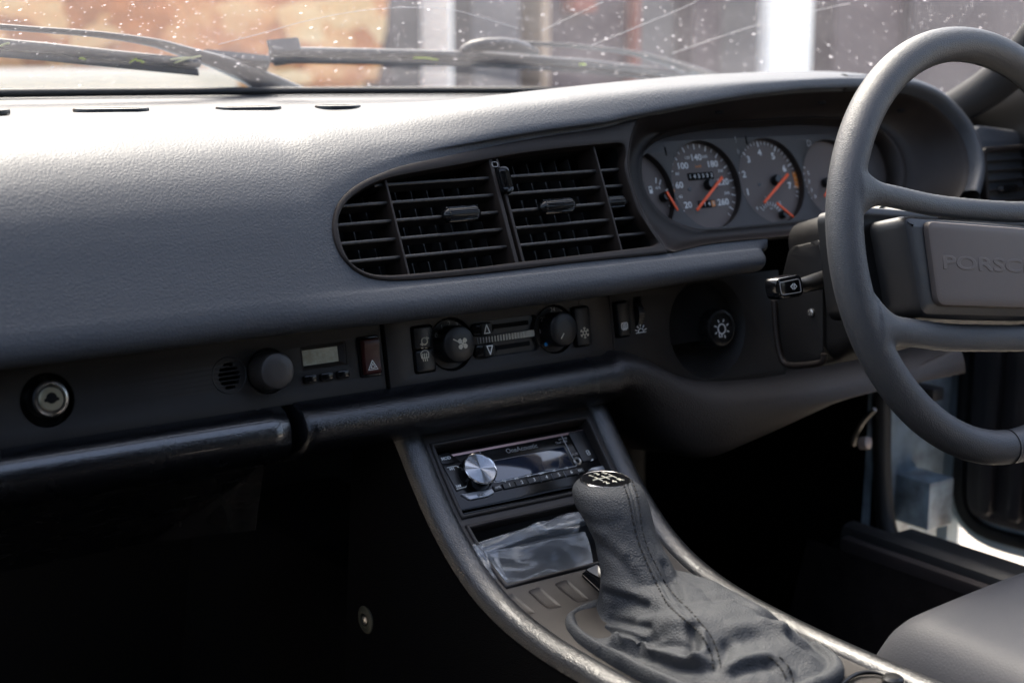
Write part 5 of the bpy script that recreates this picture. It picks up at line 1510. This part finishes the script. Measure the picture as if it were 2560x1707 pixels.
mid = tuple(((a_[0] + b_[0]) / 2, (a_[1] + b_[1]) / 2) for a_, b_ in zip(seamA, seamB))
press([(hits(mid, 4), -.0016, .0012), (hits(tuple((a_[0] * .72 + b_[0] * .28, a_[1] * .72 + b_[1] * .28) for a_, b_ in zip(seamA, seamB)), 4), .0009, .0016), (hits(tuple((a_[0] * .28 + b_[0] * .72, a_[1] * .28 + b_[1] * .72) for a_, b_ in zip(seamA, seamB)), 4), .0009, .0016)])
Nn = vnormals()
for j, p in enumerate(gv):
    up_ = sstep(.545, .50, p.z)
    q = V((p.x * 95, p.y * 95, p.z * 60))
    q2 = V((p.x * 40 + 3, p.y * 40, p.z * 40))
    gv[j] = p + Nn[j] * (up_ * (-.0006 * (1 - abs(noise.noise(q)) * 2.2) * max(0, noise.noise(q2) + .25) * 2 + .0007 * noise.noise(q2 * 1.7)))
gt = mesh('gaiter', gv, gf, M_boot, gear, None)
sub = gt.modifiers.new('sub', 'SUBSURF'); sub.levels = 1; sub.render_levels = 1
vs_, fs = [], []
for ln in (seamA, seamB, ((1325, 1225), (1370, 1262), (1410, 1320), (1430, 1375)), ((1385, 1225), (1425, 1262), (1455, 1320), (1465, 1375))):
    pts = [p + (CAM - p).normalized() * .0005 for p in hits(ln, 24)]
    acc = 0; run = []
    for a_, b_ in zip(pts, pts[1:]):
        acc += (b_ - a_).length
        if acc % .0058 < .0042: run.append(a_)
        else:
            if len(run) > 1: tube_geo(run, .00075, vs_, fs, seg=5)
            run = []
st_ = mesh('stitching', vs_, fs, M_stitch, gear); st_['kind'] = 'stuff'
CAPF = Fr(axis[-1] - nrm * .0012, 0); CAPF.n = nrm; CAPF.u = V((1, 0, 0)); CAPF.v = nrm.cross(V((1, 0, 0)))
cap = lathe('shift_cap', CAPF, 0, 0, [(.0212, -.002), (.0209, .0012), (.0200, .0020), (.0190, .0018), (.012, .0028), (0, .0032)], M_gloss, gear, 56)
lathe('cap_ring', CAPF, 0, 0, [(.0216, -.001), (.0216, .0012), (.0208, .0019), (.0203, .0017)], M_chrome, cap, 56)
plates('shift_pattern', CAPF, stroke([(-.0075, .0048), (-.0075, -.0048)], .0012) + stroke([(0, .0048), (0, -.0048)], .0012) + stroke([(.0075, .0048), (.0075, -.0048)], .0012) + stroke([(-.0130, 0), (.0075, 0)], .0012), M_scale, cap, .0028, .0006)
for s_, x, y in (('1', -.0072, .0098), ('2', -.0072, -.0098), ('3', 0, .0112), ('4', .0003, -.0110), ('5', .0072, .0098), ('R', .0078, -.0096)):
    text('numeral', s_, CAPF, x, y, .0078, M_scale, cap, .0027, ext=.0003, bold=.0002)

# ================================================================== DRIVER SEAT
seat = thing('driver_seat', 'smooth grey leather driver seat cushion at the right corner', 'seat', (.36, -.6, .2))
rows = []
for i in range(81):
    k = i / 80; y = -.315 - .62 * k; row = []
    for j in range(81):
        u = j / 80; x = lerp(.088, .60, u)
        ex = min(1, min(u, 1 - u) / .09); ey = min(1, k / .11) if k < .5 else 1
        z = .372 + .105 * (1 - (1 - ex) ** 2) ** .5 * (1 - (1 - ey) ** 2) ** .5
        z += .012 * math.sin(math.pi * u) - .03 * k
        if ex < .001 or ey < .001: z = .25
        row.append(V((x + .02 * (1 - ey) * (.5 - u), y, z)))
    rows.append(row)
st2 = grid('cushion', rows, M_seat, seat, sharp=None); st2.modifiers.new('soft', 'SMOOTH').iterations = 14
box('seat_base', (.14, -.95, .16), (.58, -.36, .33), M_carpet, seat, .02)

# ================================================================== WINDSCREEN
m = bpy.data.materials.new('dusty windscreen glass'); m.use_nodes = True
t = m.node_tree; t.nodes.remove(t.nodes['Principled BSDF']); out = t.nodes['Material Output']
tc = t.nodes.new('ShaderNodeTexCoord')
tr = t.nodes.new('ShaderNodeBsdfTransparent'); tr.inputs[0].default_value = (.93, .96, .95, 1)
gl_ = t.nodes.new('ShaderNodeBsdfGlossy'); gl_.inputs['Roughness'].default_value = .02
du = t.nodes.new('ShaderNodeBsdfTranslucent'); du.inputs[0].default_value = (.82, .82, .86, 1)
dd = t.nodes.new('ShaderNodeBsdfDiffuse'); dd.inputs[0].default_value = (.75, .75, .78, 1)
dm_ = t.nodes.new('ShaderNodeMixShader'); dm_.inputs[0].default_value = .3
t.links.new(du.outputs[0], dm_.inputs[1]); t.links.new(dd.outputs[0], dm_.inputs[2])
def spots(scale, rad, keep, stretch):
    mp = t.nodes.new('ShaderNodeMapping'); mp.inputs['Scale'].default_value = stretch
    t.links.new(tc.outputs['Object'], mp.inputs[0])
    v = t.nodes.new('ShaderNodeTexVoronoi'); v.inputs['Scale'].default_value = scale; t.links.new(mp.outputs[0], v.inputs['Vector'])
    s_ = t.nodes.new('ShaderNodeSeparateColor'); t.links.new(v.outputs['Color'], s_.inputs[0])
    # size differs from spot to spot, and only some cells carry one
    th = t.nodes.new('ShaderNodeMath'); th.operation = 'MULTIPLY'; th.inputs[1].default_value = rad; t.links.new(s_.outputs[1], th.inputs[0])
    lt = t.nodes.new('ShaderNodeMath'); lt.operation = 'LESS_THAN'; t.links.new(v.outputs['Distance'], lt.inputs[0]); t.links.new(th.outputs[0], lt.inputs[1])
    kp = t.nodes.new('ShaderNodeMath'); kp.operation = 'LESS_THAN'; kp.inputs[1].default_value = keep; t.links.new(s_.outputs[0], kp.inputs[0])
    ml = t.nodes.new('ShaderNodeMath'); ml.operation = 'MULTIPLY'; t.links.new(lt.outputs[0], ml.inputs[0]); t.links.new(kp.outputs[0], ml.inputs[1])
    return ml
a1 = spots(75, .21, .42, (1, 1.5, 1.5)); a2 = spots(190, .28, .5, (1, 1.3, 1.3)); a3 = spots(30, .10, .5, (1.6, 1, 1))
def mth(op, a, b_):
    n = t.nodes.new('ShaderNodeMath'); n.operation = op
    for i, x in ((0, a), (1, b_)):
        if isinstance(x, (int, float)): n.inputs[i].default_value = x
        else: t.links.new(x, n.inputs[i])
    return n.outputs[0]
smx = mth('MAXIMUM', mth('MULTIPLY', a1.outputs[0], .36), mth('MULTIPLY', a2.outputs[0], .26)); smx = mth('MAXIMUM', smx, mth('MULTIPLY', a3.outputs[0], .38))
nz_ = t.nodes.new('ShaderNodeTexNoise'); nz_.inputs['Scale'].default_value = 9; nz_.inputs['Detail'].default_value = 5; t.links.new(tc.outputs['Object'], nz_.inputs['Vector'])
hz_ = mth('ADD', mth('MULTIPLY', nz_.outputs['Fac'], .06), .012)
dust = mth('MAXIMUM', smx, hz_)
lw = t.nodes.new('ShaderNodeLayerWeight'); lw.inputs['Blend'].default_value = .5
frs = mth('ADD', mth('MULTIPLY', mth('POWER', lw.outputs['Facing'], 5), .9), .05)
mA = t.nodes.new('ShaderNodeMixShader'); t.links.new(frs, mA.inputs[0]); t.links.new(tr.outputs[0], mA.inputs[1]); t.links.new(gl_.outputs[0], mA.inputs[2])
mB = t.nodes.new('ShaderNodeMixShader'); t.links.new(dust, mB.inputs[0]); t.links.new(mA.outputs[0], mB.inputs[1]); t.links.new(dm_.outputs[0], mB.inputs[2])
t.links.new(mB.outputs[0], out.inputs['Surface'])
M_glass = m
WSF = Fr((0, .465, .858), -62)
wsn = thing('windscreen', 'dusty scratched windscreen above the dashboard', 'windscreen', (0, .465, .858))
def wsP(x, v, n=0):
    p = WSF.P(x, v, n); return V((p.x, p.y - wrap(x), p.z - .017 * x * (1 - min(1, abs(v) / .3))))
rows = [[wsP(lerp(-.74, .74, k / 40) * (1 - .10 * v / .7), v) for k in range(41)] for v in [-.012 + .036 * i for i in range(21)]]
grid('glass', rows, M_glass, wsn)
tube('lower_seal', [wsP(-.74 + .037 * i, .004, .003) for i in range(41)], .0045, M_rubber, wsn, seg=8)
M_scr = mat('scratch', (.55, .55, .57), .5)
def wpx(q, n=0): u, v = WSF.uv(q, n); return (u, v)
for l in ([Z1(1000, 205), Z1(1215, 148), Z1(1400, 95), Z1(1650, 45), Z1(1900, 28), Z1(2100, 45), Z1(2350, 120)], [Z2(90, 130), Z2(350, 0)], [Z2(270, 190), Z2(620, 30), Z2(700, -20)], [Z2(530, 220), Z2(820, 100), Z2(1100, 10)], [Z2(2170, 0), Z2(2310, 110)]):
    pth = cat([V(wpx(q)) for q in l], 6)
    tube('scratch', [wsP(p.x, p.y, .0012) for p in pth], .00020, M_scr, wsn, seg=4)

# ------------------------------------------------ wipers outside the glass
OUT = -.012
def wq(p, n=OUT):
    u, v = WSF.uv(p, n); return WSF.P(u, v, n)
def wiper(lab, blade, arm, arm_r, extra, cap_at):
    wp = thing('wiper', lab, 'wiper', wq(arm[-1], OUT), 'windscreen wipers')
    b3 = [wq(q, OUT) for q in blade]
    tube('blade', b3, [(.0050, .0062)] * len(b3), M_wiper, wp, seg=10, up=WSF.n)
    lo3 = [p + WSF.n * .006 - WSF.v * .0055 for p in b3]
    tube('rubber_lip', lo3, [(.0055, .0016)] * len(lo3), M_rubber, wp, seg=8, up=WSF.n)
    tube('arm', cat([wq(q, OUT - .012) for q in arm], 5), [x for x in [tuple(v) for v in cat([V((r_ * .55, r_)) for r_ in arm_r], 5)]], M_wiper, wp, seg=12, up=WSF.n)
    return wp
w1 = wiper('left wiper with its blade pointing off the left edge', [Dp(-60, 96), Dp(100, 110), Dp(250, 126), Dp(380, 139), Dp(455, 147)], [Dp(-60, 58), Dp(80, 68), Dp(230, 80), Dp(350, 98), Dp(420, 118), Dp(520, 150), Dp(600, 185), Dp(690, 225)], [.0045, .0045, .0050, .0065, .0085, .0125, .0155, .017], None, None)
plate('hinge_cover', Fr(wq(Dp(520, 140), OUT - .02), -62), [tuple(V(p)) for p in rbox([(-.045, .012), (-.03, .02), (.052, .004), (.060, -.03), (.02, -.026)], .004, 3)], M_wiper, w1, -.004, .008, .002)
w2 = wiper('right wiper with a humped blade joint left of the instrument hood', [Dp(622, 118), Dp(850, 122), Dp(1100, 129), Dp(1350, 146), Dp(1500, 164), Dp(1590, 181)], [Dp(1130, 98), Dp(1230, 101), Dp(1330, 107), Dp(1450, 122), Dp(1540, 146), Dp(1610, 172), Dp(1665, 196)], [.0065, .0040, .0040, .0045, .0075, .0105, .013], None, None)
hp3 = [wq(Dp(x, y), OUT - .004) for x, y in ((1058, 119), (1068, 114), (1085, 108), (1110, 104), (1145, 103), (1180, 106), (1205, 111), (1224, 117), (1236, 121))]
tube('blade_joint', hp3, [(.004, .002), (.006, .0055), (.007, .0085), (.0075, .0105), (.0075, .0112), (.0075, .0100), (.007, .0075), (.006, .0045), (.004, .002)], M_wiper, w2, seg=16, up=WSF.n)
f_ = Fr(wq(Dp(640, 118), OUT - .004), -62)
plate('end_cap', f_, rbox(f_.uvs([Dp(615, 108), Dp(690, 101), Dp(690, 131), Dp(625, 140)]), .004, 3), M_wiper, w2, -.008, .016, .003)
# grass clippings caught on the wipers
k_ = 0
clip = [((0, 215), (45, 200), 'pale green grass clipping at the far left of the left blade', M_dryleaf), ((362, 270), (390, 277), 'tiny green clipping midway along the left blade', M_leaf), ((595, 290), (630, 272), 'bent green clipping on the left blade before its tip', M_leaf), ((625, 280), (660, 290), 'green clipping beside the bent one on the left blade', M_leaf), ((780, 275), (900, 268), 'long straw coloured blade of grass across the left wiper tip', M_dryleaf), ((800, 290), (925, 258), 'straw coloured grass crossing the longer straw on the wiper tip', M_dryleaf), ((1895, 268), (2015, 277), 'yellow green clipping on the right blade', M_leaf), ((2660, 298), (2690, 300), 'small yellow green clipping right of the humped joint', M_leaf)]
for a_, b_, lab, mm in clip:
    p0, p1 = wq(Z1(*a_), OUT + .008), wq(Z1(*b_), OUT + .008); pm = (p0 + p1) / 2 + WSF.v * .002
    o = tube('grass_clipping', cat([p0, pm, p1], 5), [.0006] + [.0017] * 9 + [.0004], mm, None, seg=6, flat=.4, up=WSF.n)
    tag(o, lab, 'grass', group='grass clippings on the wipers')

flush_texts()
